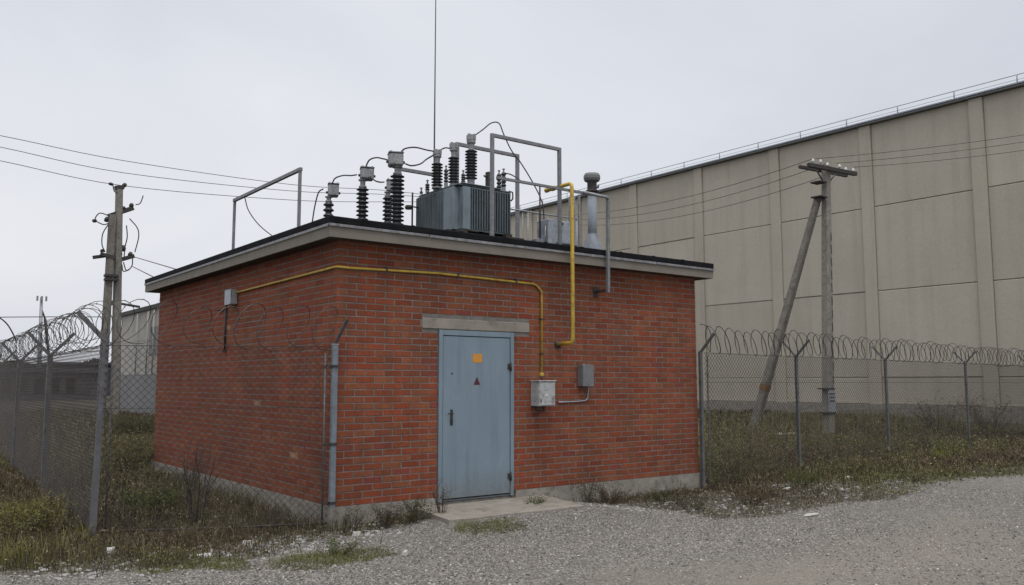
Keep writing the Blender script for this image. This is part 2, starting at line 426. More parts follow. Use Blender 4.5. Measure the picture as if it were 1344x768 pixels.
# ------------------------------------------------------------------ brick substation building
X0, X1, Y0, Y1 = 4.745, 11.375, 9.795, 17.60
ZT = 3.27; LB, HB, JT = .27, .083, .0135
b0 = thing('brick_building', (X0, Y0, G), 'low flat-roofed red brick hut with a pale blue steel door and black felt roof edge', 'building')
holes_front = [(6.225, 7.49, -.07, 2.205), (5.97, 7.77, 2.205, 2.355)]
def brick_col():
    r = random.random()
    if r < .0015: return (.40, .22, .14)
    if r < .05: k = random.uniform(.72, .88); return (.30*k, .072*k+.008, .05*k+.006)
    k = random.uniform(.84, 1.12); w = random.uniform(-.012, .020)
    return (.262*k, (.077+w)*k, (.038+w*.5)*k)
bm_ = MB()
def brick_run(p, d, nrm, L, odd, holes=()):
    p = Vector(p); d = Vector(d); nrm = Vector(nrm)
    for k in range(int(ZT/HB)+1):
        z0 = k*HB+JT/2; z1 = min((k+1)*HB-JT/2, ZT)
        if z1-z0 < .02: continue
        # wobble of the course line
        wz = random.uniform(-.0015, .0015)
        s = -.0036 if (k+odd) % 2 == 0 else LB/2
        e = L-LB/2 if (k+odd) % 2 == 0 else L+.0036
        segs = []
        a = s
        while a < e-.03:
            bb = min(a+LB-JT+(.0036 if a < 0 else 0), e)
            if e-bb < .05: bb = e
            segs.append((a, bb)); a = bb+JT
        for a, bb in segs:
            parts = [(a, bb)]
            for hx0, hx1, hz0, hz1 in holes:
                if z1 > hz0+.012 and z0 < hz1-.012:
                    npt = []
                    for q0, q1 in parts:
                        if q1 <= hx0 or q0 >= hx1: npt.append((q0,q1)); continue
                        if q0 < hx0-.03: npt.append((q0, hx0-.004))
                        if q1 > hx1+.03: npt.append((hx1+.004, q1))
                    parts = npt
            for q0, q1 in parts:
                j = random.uniform(.002, .0052); t1 = random.uniform(-.002, .002); t2 = random.uniform(-.002,.002)
                jx = random.uniform(-.0015,.0015)
                def P(u, dep, z): return p + d*u - nrm*dep + Vector((0,0,z+wz))
                q0_, q1_ = q0+jx, q1+jx
                e_ = .003
                DP = .1225; vs = [P(q0_,DP,z0),P(q1_,DP,z0),P(q1_,DP,z1),P(q0_,DP,z1),
                      P(q0_,-j+e_,z0+t1),P(q1_,-j+e_,z0+t2),P(q1_,-j+e_,z1+t2),P(q0_,-j+e_,z1+t1),
                      P(q0_+e_,-j,z0+t1+e_),P(q1_-e_,-j,z0+t2+e_),P(q1_-e_,-j,z1+t2-e_),P(q0_+e_,-j,z1+t1-e_)]
                bm_.add(vs, [(8,9,10,11),(4,5,9,8),(5,6,10,9),(6,7,11,10),(7,4,8,11),(0,1,5,4),(1,2,6,5),(2,3,7,6),(3,0,4,7)], col=brick_col())
LX, LY = X1-X0, Y1-Y0
brick_run((X0,Y0,0), (1,0,0), (0,-1,0), LX, 0, [(a-X0,b-X0,c,d) for a,b,c,d in holes_front])
brick_run((X1,Y0,0), (0,1,0), (1,0,0), LY, 0)
brick_run((X1,Y1,0), (-1,0,0), (0,1,0), LX, 0)
brick_run((X0,Y1,0), (0,-1,0), (-1,0,0), LY, 0)
bm_.recalc = True
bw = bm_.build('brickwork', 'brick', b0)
# mortar body, opened behind the door
mo = MB()
e = .0005
mo.box((X0,Y0,0),(6.222,Y0+.3,ZT)); mo.box((7.493,Y0,0),(X1,Y0+.3,ZT)); mo.box((6.222,Y0,2.2),(7.493,Y0+.3,ZT))
mo.box((X0,Y0+.3,0),(X0+.3,Y1,ZT)); mo.box((X1-.3,Y0+.3,0),(X1,Y1,ZT)); mo.box((X0+.3,Y1-.3,0),(X1-.3,Y1,ZT))
mo.build('mortar', 'mortar', b0)
pl = MB()
def rough_strip(x0, x1, seed):
    n = int((x1-x0)/.12); random.seed(seed)
    for i in range(n):
        a = x0+(x1-x0)*i/n; b = x0+(x1-x0)*(i+1)/n
        pl.box((a, Y0-.022-random.uniform(0,.002), G-.3), (b, Y0+.3, -.001))
pl.box((X0-.02,Y0-.022,G-.3),(6.20,Y0+.3,-.002)); pl.box((7.515,Y0-.022,G-.3),(X1+.02,Y0+.3,-.002))
pl.box((6.20,Y0+.02,G-.3),(7.515,Y0+.3,-.075))
pl.box((X0-.02,Y0+.3,G-.3),(X0+.3,Y1+.02,-.002)); pl.box((X1-.3,Y0+.3,G-.3),(X1+.02,Y1+.02,-.002))
pl.box((X0+.3,Y1-.3,G-.3),(X1-.3,Y1+.02,-.002))
pl.build('plinth', 'plinth', b0)
li = MB(); li.cbox((5.97,Y0-.014,2.212),(7.77,Y0+.1,2.352),.006); li.build('lintel', 'concrete', b0)
# door
fr = MB()
fr.cbox((6.230,Y0-.02,-.068),(6.290,Y0+.09,2.20),.004); fr.cbox((7.425,Y0-.02,-.068),(7.485,Y0+.09,2.20),.004)
fr.cbox((6.2905,Y0-.02,2.13),(7.4245,Y0+.09,2.20),.004); fr.box((6.2905,Y0+.01,-.066),(7.4245,Y0+.09,-.045))
fr.build('door_frame', 'door', b0)
dr = MB(); dr.cbox((6.298,Y0-.012,-.030),(7.417,Y0+.04,2.122),.006)
for xx in (): pass
door = dr.build('door', 'door', b0)
gapm = MB(); gapm.box((6.2905,Y0+.045,-.04),(7.4245,Y0+.085,2.13)); gapm.build('door_rebate', 'steel_dark', b0)
hd = MB(); hd.box((6.415,Y0-.018,.93),(6.455,Y0-.012,1.14)); hd.tube([(6.435,Y0-.012,1.09),(6.435,Y0-.055,1.09)],.010)
hd.tube([(6.435,Y0-.052,1.09),(6.36,Y0-.055,1.085)],.009); hd.lathe([(.0,0),(.018,.0),(.018,.01),(0,.01)],(6.435,Y0-.03,.985),10)
hd.build('handle', 'steel_dark', door)
for z in (1.72, .20):
    h = MB(); h.tube([(7.421,Y0-.030,z-.06),(7.421,Y0-.030,z+.06)],.013); h.box((7.375,Y0-.022,z-.035),(7.421,Y0-.014,z+.04)); h.build('hinge','steel_dark',door)
kh = MB(); kh.tube([(6.44,Y0-.012,1.62),(6.44,Y0-.018,1.62)],.012); kh.build('keyhole','steel_dark',door)
a = ony(620.5,464.5,Y0-.0135); b = ony(632.5,476,Y0-.0135)
st = MB(); st.box((a.x,Y0-.015,b.z),(b.x,Y0-.0125,a.z)); so = st.build('warning_sticker','orange',door)
st = MB()
for q in range(5): st.box((a.x+.015,Y0-.0158,b.z+.015+q*.022),(b.x-.015,Y0-.0152,b.z+.022+q*.022))
M['orange_dark'] = simple('orange_print', (.42,.17,.03), .5, bmp=0); st.build('printed_lines','orange_dark',so) if False else None
a = ony(626,494.5,Y0-.0135); 
st = MB(); st.add([(a.x-.055,Y0-.0145,a.z-.11),(a.x+.055,Y0-.0145,a.z-.11),(a.x,Y0-.0145,a.z),(a.x-.055,Y0-.0125,a.z-.11),(a.x+.055,Y0-.0125,a.z-.11),(a.x,Y0-.0125,a.z)],[(0,1,2),(3,5,4),(0,3,4,1),(1,4,5,2),(2,5,3,0)])
st.build('warning_triangle','darkred',door)
# roof
OV = .225
rx0, rx1, ry0, ry1 = X0-OV, X1+OV, Y0-OV, Y1+OV
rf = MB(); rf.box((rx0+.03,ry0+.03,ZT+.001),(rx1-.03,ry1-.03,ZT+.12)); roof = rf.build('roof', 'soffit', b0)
fa = MB(); fz0, fz1 = ZT-.012, ZT+.13
for aa, bb in (((rx0,ry0),(rx1,ry0+.028)),((rx0,ry1-.028),(rx1,ry1)),((rx0,ry0+.029),(rx0+.028,ry1-.029)),((rx1-.028,ry0+.029),(rx1,ry1-.029))):
    fa.box((*aa,fz0),(*bb,fz1))
fa.build('fascia', 'fascia', roof)
dp = MB(); d0 = .022
n = 5
for i in range(n):
    u0 = rx0-d0+(rx1-rx0+2*d0)*i/n; u1 = rx0-d0+(rx1-rx0+2*d0)*(i+1)/n-.012
    dp.box((u0,ry0-d0,fz1-.012+random.uniform(-.003,.003)),(u1,ry0-d0+.006,fz1+.022)); dp.box((u0,ry0-d0+.006,fz1+.004),(u1,ry0+.01,fz1+.01))
    v0 = ry0+(ry1-ry0)*i/n+.01; v1 = ry0+(ry1-ry0)*(i+1)/n-.004
    dp.box((rx0-d0,v0,fz1-.012+random.uniform(-.003,.003)),(rx0-d0+.006,v1,fz1+.022)); dp.box((rx1+d0-.006,v0,fz1-.012),(rx1+d0,v1,fz1+.022))
dp.build('drip_edge', 'drip', roof)
fl = MB(); RZ = ZT+.245
fl.cbox((rx0-.012,ry0-.012,fz1+.023),(rx1+.012,ry1+.012,RZ),.012)
for i in range(9):    # felt lap seams over the edge
    x = rx0+.4+i*.74+random.uniform(-.05,.05); fl.box((x,ry0-.016,fz1+.03),(x+.05,ry0+.3,RZ+.004))
fl.build('roofing_felt', 'felt', roof)
# concrete step
sl = MB()
P_ = [onz(592,684,-.1), onz(597,684.5,-.1), onz(680,676,-.1), onz(767,664.8,-.1), onz(724,653,-.1)]
out = [(P_[0].x, P_[0].y), (P_[1].x,P_[1].y), (6.7,P_[2].y), (P_[3].x,P_[3].y), (P_[4].x-.0,Y0-.024), (P_[0].x+.12,Y0-.024)]
zs=0; out = [(5.68,8.66),(6.0,8.60),(6.55,8.62),(7.1,8.585),(7.69,8.57),(7.74,8.63),(8.0,9.77),(5.86,9.77)]
sl.prism(out, G-.1, -.098); tag(sl.build('concrete_step','concrete',None,(6.8,9.2,G)), 'worn concrete slab lying on the gravel in front of the blue steel door', 'step')

# ------------------------------------------------------------------ wall fixtures
# thin yellow conduit from the side wall round the corner to the meter box
cy = Y0-.025; cx = X0-.025
p1 = onx(303,386,cx); p2 = onx(437,351.5,cx); zc = (p1.z+p2.z)/2
pe = ony(705,374,cy); pb = ony(711,492,cy)
c = MB(); zz = ony(560,358,cy).z
pts = [(cx,p1.y,p1.z),(cx,Y0+.3,p2.z),(cx,Y0+.10,p2.z+.004),(cx+.01,Y0+.0,p2.z+.004),(X0+.02,cy-.0,p2.z+.002),(X0+.15,cy,p2.z),(6.2,cy,zz+.006),(pe.x-.08,cy,pe.z+.01),(pe.x-.01,cy,pe.z-.01),(pb.x,cy,pe.z-.09),(pb.x,cy,pb.z)]
c.tube(pts,.0165,10)
co = thing('conduit',(cx,p1.y,G),'thin yellow conduit running round the corner under the eave to the meter box','conduit')
c.build('pipe','yellow',co)
for x in (5.4,6.5,7.5):
    t = MB(); t.box((x,Y0-.045,zz-.028),(x+.025,Y0-.006,zz+.028)); t.build('clip','steel_dark',co)
for z in (2.4,1.9):
    t = MB(); t.box((pb.x-.028,Y0-.045,z),(pb.x+.028,Y0-.006,z+.025)); t.build('clip','steel_dark',co)
t = MB(); t.lathe([(.02,0),(.034,.005),(.034,.035),(.02,.05)],(pb.x,cy,pb.z-.02),12); t.build('gland','yellow',co)
# meter box
a = ony(707.5,501,Y0-.2); b = ony(729,533,Y0-.2)
mx = thing('meter_box',((a.x+b.x)/2,Y0-.1,b.z),'light grey meter box with white label, right of the door below the yellow conduit','box')
t = MB(); t.cbox((a.x,Y0-.195,b.z),(b.x,Y0-.007,a.z),.006); t.build('body','box',mx)
t = MB(); t.cbox((a.x+.012,Y0-.207,b.z+.012),(b.x-.008,Y0-.1955,a.z-.012),.004); md = t.build('door','box',mx)
t = MB(); t.cbox((a.x-.008,Y0-.215,a.z+.001),(b.x+.012,Y0-.007,a.z+.020),.004); t.build('hood','box',mx)
t = MB(); t.box((a.x+.11,Y0-.210,b.z+.14),(a.x+.16,Y0-.2072,b.z+.175)); t.build('label','white',md)
t = MB(); t.box((a.x+.09,Y0-.210,b.z+.225),(a.x+.17,Y0-.2072,b.z+.25)); t.build('label','galv_pale',md)
t = MB(); t.box((a.x+.022,Y0-.217,b.z+.05),(a.x+.032,Y0-.2072,b.z+.10)); t.build('latch','steel_dark',md)
for dx in (.10,.17):
    t = MB(); t.tube([(a.x+dx,Y0-.09,b.z-.001),(a.x+dx,Y0-.09,b.z-.05),(a.x+dx+.02,Y0-.07,b.z-.075)],.012); t.build('gland','steel_dark',mx)
t = MB(); t.lathe([(.0,0),(.03,.0),(.036,.01),(.036,.05),(.02,.06)],(a.x+.06,Y0-.11,b.z-.062),14); t.build('round_gland','steel_dark',mx)
# small junction box
a = ony(765,479,Y0-.13); b = ony(779,507,Y0-.13)
jx = thing('junction_box',((a.x+b.x)/2,Y0-.06,b.z),'dull dark grey junction box mounted right of and above the meter box','box')
t = MB(); t.cbox((a.x,Y0-.125,b.z),(b.x,Y0-.007,a.z),.004); t.build('body','box2',jx)
t = MB(); t.cbox((a.x-.004,Y0-.137,b.z-.004),(b.x+.004,Y0-.1255,a.z+.004),.004); t.build('lid','box2',jx)
t = MB(); t.box((a.x+.02,Y0-.1,a.z+.0045),(a.x+.07,Y0-.02,a.z+.02)); t.build('bracket','galv',jx)
cb = MB(); q = ony(733,528,Y0-.02)
pts = arc([(q.x,Y0-.02,q.z),(b.x-.16,Y0-.02,q.z+.01),(b.x-.05,Y0-.02,q.z+.03),(b.x-.025,Y0-.03,q.z+.10),(b.x-.03,Y0-.06,b.z+.001)],6)
cb.tube(pts,.010,8); tag(cb.build('flexible_conduit','galv_pale',None,(q.x,Y0-.02,q.z)),'short pale flexible conduit looping from the dark junction box down to the meter box','conduit')
# big yellow pipe
YP = ry0-.11
pt = ony(750.5,240,YP); pbm = ony(751.5,449,YP)
yp = thing('yellow_gas_pipe',(pt.x,YP,pbm.z),'thick bright yellow pipe rising in front of the eave and bending back over the roof','pipe')
c = MB(); X_ = pt.x
c.tube([(X_-.01,Y0-.01,pbm.z-.02),(X_-.005,YP+.06,pbm.z-.012),(X_,YP+.02,pbm.z-.002),(X_,YP,pbm.z+.05),(X_,YP,pt.z-.07),(X_,YP+.012,pt.z-.025),(X_,YP+.05,pt.z-.005),(X_,YP+.55,pt.z-.01)],.029,14)
c.build('pipe','yellow',yp)
c = MB(); c.tube([(X_-.012,Y0-.03,pbm.z-.02),(X_-.012,Y0-.004,pbm.z-.02)],.06,14); c.build('wall_sleeve','steel_dark',yp)
c = MB(); c.tube([(X_,YP+.40,pt.z-.008),(X_,YP+.46,pt.z-.009)],.038,14); c.tube([(X_,YP+.55,pt.z-.01),(X_,YP+.60,pt.z-.011)],.036,14); c.each('collar','yellow',yp)
# side wall box and black rod
a = onx(295,382,X0-.11); b = onx(303,399,X0-.11)
sb = thing('terminal_box',(X0-.06,(a.y+b.y)/2,b.z),'small pale grey terminal box high on the side wall where the yellow conduit starts','box')
t = MB(); t.cbox((X0-.11,b.y-.0,b.z),(X0-.007,b.y+.26,a.z),.008); t.build('body','box',sb)
t = MB(); t.cbox((X0-.122,b.y-.005,b.z-.004),(X0-.1105,b.y+.265,a.z+.005),.004); t.build('lid','galv_pale',sb)
t = MB(); r0 = onx(296.5,405,X0-.03); r1 = onx(296.5,460,X0-.03)
t.tube([(X0-.03,r0.y,r0.z+.06),(X0-.03,r0.y,r1.z)],.016,8); t.tube([(X0-.03,r0.y,r0.z-.0),(X0-.03,r0.y+.42,r0.z-.0)],.012,8); t.lathe([(.0,0),(.03,.0),(.03,.05),(0,.05)],(X0-.035,r0.y,r1.z-.03),10)
tag(t.build('bracket_rod','steel_dark',None,(X0-.03,r0.y,r1.z)),'black vertical rod hanging on the side wall below the small terminal box','rod')
# frame post hanging in front of the eave + wall bracket
YB = ry0-.06
a = ony(798,259,YB); b = ony(798,384,YB); l = ony(652,233,YB)
fp = thing('pipe_support_frame',(a.x,YB,b.z),'grey bar along the roof edge ending in a post hanging before the wall','frame')
t = MB(); t.bar((l.x,YB,a.z),(a.x-.02,YB,a.z),.036); t.build('crossbar','frame',fp)
t = MB(); t.tube([(a.x-.55,YB-.055,a.z-.005),(a.x-.1,YB-.055,a.z-.02),(a.x-.03,YB-.03,a.z-.03)],.024,10); t.build('sleeve','galv',fp)
t = MB(); t.bar((a.x,YB,a.z+.023),(b.x,YB,b.z),.046); t.build('post','frame',fp)
t = MB(); t.bar((b.x,YB+.028,b.z+.035),(b.x-.0,Y0-.007,b.z+.03),.05,.035); t.cbox((b.x-.05,Y0-.02,b.z-.04),(b.x+.05,Y0-.006,b.z+.1),.003); t.build('wall_bracket','steel_dark',fp)

# ------------------------------------------------------------------ roof equipment
def frame(name, pts, w, label, group=None, feet=True, mat='frame'):
    """goal-post frame through a list of points"""
    t = thing(name, pts[0], label, 'frame', group)
    for i in range(len(pts)-1):
        a = Vector(pts[i]); b = Vector(pts[i+1]); nm = 'post' if abs((b-a).normalized().z) > .8 else 'crossbar'
        if nm == 'crossbar':
            d = (b-a).normalized()*w/2; a = a-d; b = b+d; a.z += w/2+.001; b.z += w/2+.001
        m = MB(); m.bar(a, b, w); m.build(nm, mat, t)
    if feet:
        for p in (pts[0], pts[-1]):
            m = MB(); m.cbox((p[0]-.07,p[1]-.07,RZ),(p[0]+.07,p[1]+.07,RZ+.012),.002); m.build('foot_plate','steel_dark',t)
    return t
YA = ry0+.16
a = ony(646,181,YA); b = ony(734,197,YA); zt = (a.z+b.z)/2
frame('busbar_frame',[(a.x,YA,RZ),(a.x,YA,zt),(b.x,YA,zt),(b.x,YA,RZ)],.046,'tallest square grey goal-post frame at the front edge of the roof','steel frames on the roof')
YF = 12.35
a = ony(600,191,YF); b = ony(679,207,YF); zt = (a.z+b.z)/2
frame('busbar_frame',[(a.x,YF,RZ),(a.x,YF,zt),(b.x,YF,zt),(b.x,YF,RZ)],.056,'grey goal-post frame standing behind the transformer with its bar passing the tall bushings','steel frames on the roof')
YC_ = 12.9
a = ony(524,224,YC_); b = ony(572,232,YC_); zt = (a.z+b.z)/2
frame('busbar_frame',[(a.x,YC_,RZ),(a.x,YC_,zt),(b.x,YC_,zt),(b.x,YC_,RZ)],.056,'lowest grey goal-post frame between the tall insulator and the transformer','steel frames on the roof')
XL = rx0+.10
a = onx(308,268,XL); b = onx(394,221,XL); zt = (a.z+b.z)/2
lf = thing('tube_frame',(XL,b.y,RZ),'thin grey goal-post frame standing alone at the left edge of the roof','frame')
for m_, nm in (([(XL,a.y,RZ),(XL,a.y,zt)],'post'),([(XL,b.y,RZ),(XL,b.y,zt)],'post')):
    m = MB(); m.bar(*m_, .036); m.build(nm,'frame',lf)
m = MB(); m.bar((XL,a.y+.03,zt+.023),(XL,b.y-.03,zt+.023),.044); m.build('crossbar','frame',lf)
c = MB(); q0 = onx(321,264,XL); c.tube(arc([(XL,q0.y,zt),(XL+.03,q0.y-.1,zt-.22),(XL+.05,q0.y-.5,zt-.5),(XL+.12,q0.y-1.0,RZ+.02)],6),.008,6)
tag(c.build('drop_cable','cable',None,(XL,q0.y,RZ)),'thin dark cable drooping from the lone frame at the left roof edge','cable')

# post insulators with cast terminal boxes
def sheds(x, y, z0, z1, R, n, core):
    m = MB(); prof = [(core, 0)]; H = z1-z0; p = H/n
    for i in range(n):
        q = i*p; rr = R*(1 if i % 2 == 0 else .97)
        prof += [(core, q+.15*p), (rr, q+.38*p), (rr, q+.50*p), (core*1.12, q+.85*p)]
    prof.append((core, H)); m.lathe(prof, (x,y,z0), 22, smooth=True); return m
def insulator(px, ytop, ybox, yshed, XR, R, n, bw_, label, boxy=True):
    top = onx(px, ytop, XR); y = top.y; zb = onx(px, ybox, XR).z; zs = onx(px, yshed, XR).z
    t = thing('post_insulator', (XR, y, RZ), label, 'insulator', 'ribbed post insulators along the left half of the roof')
    m = MB(); m.cbox((XR-.09,y-.09,RZ),(XR+.09,y+.09,RZ+.05),.008); m.lathe([(.06,.05),(.055,.10)],(XR,y,RZ),14); m.build('base','cast',t)
    sheds(XR, y, RZ+.10, zs, R, n, R*.55).build('ribbed_column','shed',t)
    m = MB(); m.lathe([(R*.62,0),(R*.62,.02),(R*.42,.03),(R*.42,zb-zs-.02),(R*.7,zb-zs-.015),(R*.7,zb-zs)],(XR,y,zs),16); m.build('neck','cast',t)
    rot = Matrix.Translation((XR,y,0)) @ Matrix.Rotation(-yaw+.25, 4, 'Z') @ Matrix.Rotation(.02*random.uniform(-1,1),4,'Y')
    m = MB(); h = top.z
    m.cbox((-bw_/2,-bw_/2,zb+.001),(bw_/2,bw_/2,h-.02),.022,rot); bx = m.build('terminal_box','cast',t)
    m = MB(); m.cbox((-bw_/2-.006,-bw_/2-.006,h-.0195),(bw_/2+.006,bw_/2+.006,h),.006,rot); 
    for sx in (-1,1):
        for sy in (-1,1): m.box((sx*bw_*.36-.012,sy*bw_*.36-.012,h),(sx*bw_*.36+.012,sy*bw_*.36+.012,h+.014),rot)
    m.build('lid','cast',bx)
    m = MB()
    for s in (-1,1): m.tube([rot @ Vector((s*bw_*.5,0,zb+.07)), rot @ Vector((s*(bw_*.5+.03),0,zb+.07))],.022,10)
    m.each('gland','steel_dark',bx)
    m = MB()
    for sx in (-.3,0,.3): m.box((sx*bw_-.012,-bw_/2-.012,zb+.015),(sx*bw_+.012,-bw_/2-.0005,zb+.05),rot)
    m.each('lug','cast',bx)
    return Vector((XR,y,zb)), h
IX = 6.3
ia, ha = insulator(432,241,258,265,IX,.092,10,.18,'smallest boxed post insulator, nearest the roof corner above the brick edge')
ib, hb = insulator(476.5,220,236,246,IX,.100,14,.21,'medium boxed post insulator, second from the left on the roof')
ic, hc = insulator(522,201,219,229,IX,.108,16,.215,'tallest boxed post insulator, just left of the transformer')
id_, hd_ = insulator(509.5,236,252,258,6.95,.090,14,.15,'dirty post insulator standing behind and half hidden by the tallest boxed one')
def cable(name, pts, r, label, n=7):
    m = MB(); m.tube(arc(pts, n), r, 7); return tag(m.build(name,'cable',None,pts[0]), label, 'cable')
def ip(px, py, X=IX): return onx(px, py, X)
cable('jumper_cable',[ip(410,291),ip(413,272),ip(418,253),ip(424,248)],.012,'black cable curving down from the smallest boxed insulator to the roof edge')
cable('jumper_cable',[ip(436,241),ip(440,234),ip(450,230.5),ip(461,230.5),ip(468,229.5)],.012,'black jumper cable arching from the smallest to the second boxed insulator')
cable('jumper_cable',[ip(480,219),ip(485,210),ip(494,207),ip(503,208.5),ip(513,211)],.012,'black jumper cable arching from the second to the tallest boxed insulator')
cable('jumper_cable',[ip(486,232),ip(492,237),ip(498,239),ip(504,239,6.8)],.012,'short black cable from the second boxed insulator back to the dirty one behind')
# low light slab under the insulators
t = MB(); t.cbox((6.75,11.3,RZ),(7.0,13.5,RZ+.10),.01); t.cbox((6.0,10.75,RZ),(6.72,11.25,RZ+.06),.01)
tag(t.build('equipment_curb','concrete',None,(6.8,11.8,RZ)),'pale concrete curb on the roof under the tallest insulator beside the transformer','curb')

# transformer
TY = 10.62; q = ony(600,240,TY); TX = q.x; TX1 = ony(672,255,TY).x; TYB = onx(546,255,TX).y
tz0 = ony(612,301,TY).z; tz1 = ony(612,243,TY).z
tr = thing('transformer',((TX+TX1)/2,(TY+TYB)/2,RZ),'grey-green oil transformer with finned sides and ribbed bushings on the roof','transformer')
m = MB(); m.cbox((TX+.11,TY+.11,tz0),(TX1-.11,TYB-.11,tz1),.01); tank = m.build('tank','tank',tr)
m = MB(); m.cbox((TX+.0,TY+.11,tz0),(TX+.1095,TY+.38,tz1-.02),.006); m.cbox((TX+.11,TY+.0,tz0),(TX+.25,TY+.1095,tz1-.02),.006); m.each('corner_panel','tank',tr)
def rad(fn, a0, a1):
    k = 0; a = a0
    m = MB()
    while a < a1: fn(m, a); a += .048
    return m
m = rad(lambda m,a: m.box((a,TY,tz0+.02),(a+.014,TY+.109,tz1-.03)), TX+.27, TX1-.02)
m.box((TX+.25,TY+.02,tz0+.0),(TX1-.01,TY+.10,tz0+.019)); m.box((TX+.25,TY+.02,tz1-.029),(TX1-.01,TY+.10,tz1-.012)); m.build('radiator','fin',tr)
m = rad(lambda m,a: m.box((TX,a,tz0+.02),(TX+.109,a+.014,tz1-.03)), TY+.40, TYB-.02)
m.box((TX+.02,TY+.381,tz0),(TX+.10,TYB-.01,tz0+.019)); m.box((TX+.02,TY+.381,tz1-.029),(TX+.10,TYB-.01,tz1-.012)); m.build('radiator','fin',tr)
m = MB(); m.cbox((TX+.03,TY+.03,tz1+.001),(TX1+.01,TYB-.03,tz1+.022),.004); m.cbox((TX+.09,TY+.0,tz1+.0225),(TX1-.2,TYB-.1,tz1+.038),.004); m.build('cover','fin',tr)
m = MB()
for yy in (TY+.14, TYB-.25): m.box((TX-.08,yy,RZ+.001),(TX1+.35,yy+.1,tz0-.001))
for xx in (TX+.04, TX1-.16): m.box((xx,TY-.06,RZ+.002),(xx+.12,TY+.13,tz0-.002))
m.each('support_beam','steel_dark',tr)
m = MB()
for xx in (TX+.3,TX+.6): m.cbox((xx-.09,TY-.03,tz0-.03),(xx+.09,TY+.06,tz0-.004),.006)
m.each('skid','steel_dark',tr)
def bushing(px, ytop, yneck, ybase, Y, R, n, rod=False):
    top = ony(px,ytop,Y); x = top.x; zn = ony(px,yneck,Y).z; zb = max(ony(px,ybase,Y).z, tz1+.06)
    h = sheds(x,Y,zb,zn,R,n,R*.55); bo = h.build('bushing','shed',tr)
    m = MB(); m.lathe([(R*.9,0),(R*.9,.02),(R*.6,.03),(R*.6,zb-tz1-.04)],(x,Y,tz1+.039),16)
    for k in range(6):
        an = k*PI/3; m.tube([(x+R*.78*math.cos(an),Y+R*.78*math.sin(an),tz1+.055),(x+R*.78*math.cos(an),Y+R*.78*math.sin(an),tz1+.085)],.008,6)
    m.build('flange','cast',bo)
    m = MB(); H = top.z-zn
    m.lathe([(R*.55,0),(R*.45,.01),(R*.5,H*.35),(R*.72,H*.45),(R*.72,H*.58),(R*.55,H*.62),(R*.62,H*.66),(R*.62,H*.98),(R*.4,H)],(x,Y,zn),14)
    for k in range(4):
        an = k*PI/2+.4; m.cbox((x+R*.66*math.cos(an)-.016,Y+R*.66*math.sin(an)-.016,zn+H*.6),(x+R*.66*math.cos(an)+.016,Y+R*.66*math.sin(an)+.016,zn+H*1.02),.003)
    m.build('cap','cast',bo)
    return Vector((x,Y,top.z))
B1 = bushing(574,197,214,245,TY+.62,.092,8)
B2 = bushing(595.5,188,206,241,TY+.42,.086,9)
B3 = bushing(618.5,177,197,236,TY+.27,.098,10)
def smallb(px, yt, yb, Y, R, n):
    top = ony(px,yt,Y); zb = max(ony(px,yb,Y).z, tz1+.04)
    bo = sheds(top.x,Y,zb,top.z-.03,R,n,R*.6).build('small_bushing','shed',tr)
    m = MB(); m.lathe([(R*.8,tz1+.023),(R*.8,zb)],(top.x,Y,0),12); m.build('flange','cast',bo); m = MB(); m.lathe([(.012,0),(.012,.04),(.022,.045),(.022,.06),(.006,.07)],(top.x,Y,top.z-.03),10); m.build('stud','cast',bo)
smallb(585.5,220,240,TYB-.2,.040,4); smallb(608,226,240,TYB-.3,.040,4); smallb(561,239,250,TYB-.3,.04,3); smallb(553,249,254,TYB-.15,.03,2)
smallb(661,224,246,TY+.35,.045,4); smallb(655,226,248,TYB-.2,.045,4)
m = MB(); q = ony(641,226,TY+.4); m.cbox((q.x-.035,TY+.36,tz1+.06),(q.x+.035,TY+.44,q.z),.006); m.tube([(q.x-.09,TY+.4,q.z-.07),(q.x-.03,TY+.4,q.z-.09)],.014,8); m.tube([(q.x,TY+.4,tz1+.03),(q.x,TY+.4,tz1+.07)],.02,8); m.build('tap_changer','steel_dark',tr)
m = MB()   # pipework at right rear of the lid and drop pipe
m.tube([(TX1-.02,TY+.05,tz1+.03),(TX1+.05,TY+.05,tz1+.02),(TX1+.055,TY+.05,tz1-.08),(TX1+.02,TY+.05,tz1-.12)],.012,8)
m.tube([(TX-.10,TYB-.06,RZ),(TX-.10,TYB-.06,tz1-.02),(TX-.10,TYB-.06,tz1+.05)],.014,8); m.tube([(TX-.10,TYB-.06,tz1-.18),(TX+.02,TYB-.06,tz1-.18)],.012,8)
m.lathe([(.0,0),(.05,.0),(.06,.03),(.05,.06),(0,.06)],(TX-.17,TYB-.06,tz1-.23),12)
m.each('oil_pipe','steel_dark',tr)
cable('jumper_cable',[ip(526,200),ip(532,195,6.35),ip(545,193.5,6.6),ip(560,197,6.9),(B1.x-.05,B1.y,B1.z-.03)],.012,'black cable arching high from the tallest boxed insulator to the nearest-left transformer bushing')
cable('jumper_cable',[ip(532,215),ip(540,217.5,6.4),ip(552,215,6.7),ip(560,209,6.95),(B1.x-.05,B1.y,B1.z-.08)],.012,'black cable sagging between the tallest boxed insulator and the nearest-left transformer bushing')
cable('jumper_cable',[(B1.x+.04,B1.y,B1.z-.0),B1.lerp(B2,.5)+Vector((0,0,-.02)),(B2.x-.03,B2.y,B2.z-.10)],.011,'short black cable linking the left and middle transformer bushings')
Yc = TY+.2
cable('drop_cable',[(B3.x+.04,B3.y,B3.z-.02),ony(634,170,Yc),ony(645,161.5,Yc),ony(655,162,Yc-.1),ony(661,176,Yc-.15),ony(671,197,Yc-.2),ony(683,213,Yc-.3),ony(700,241,Yc-.4),ony(712,268,Yc-.5),ony(714.5,303,Yc-.5)],.010,'long black cable looping up from the tallest bushing and down to the roof')
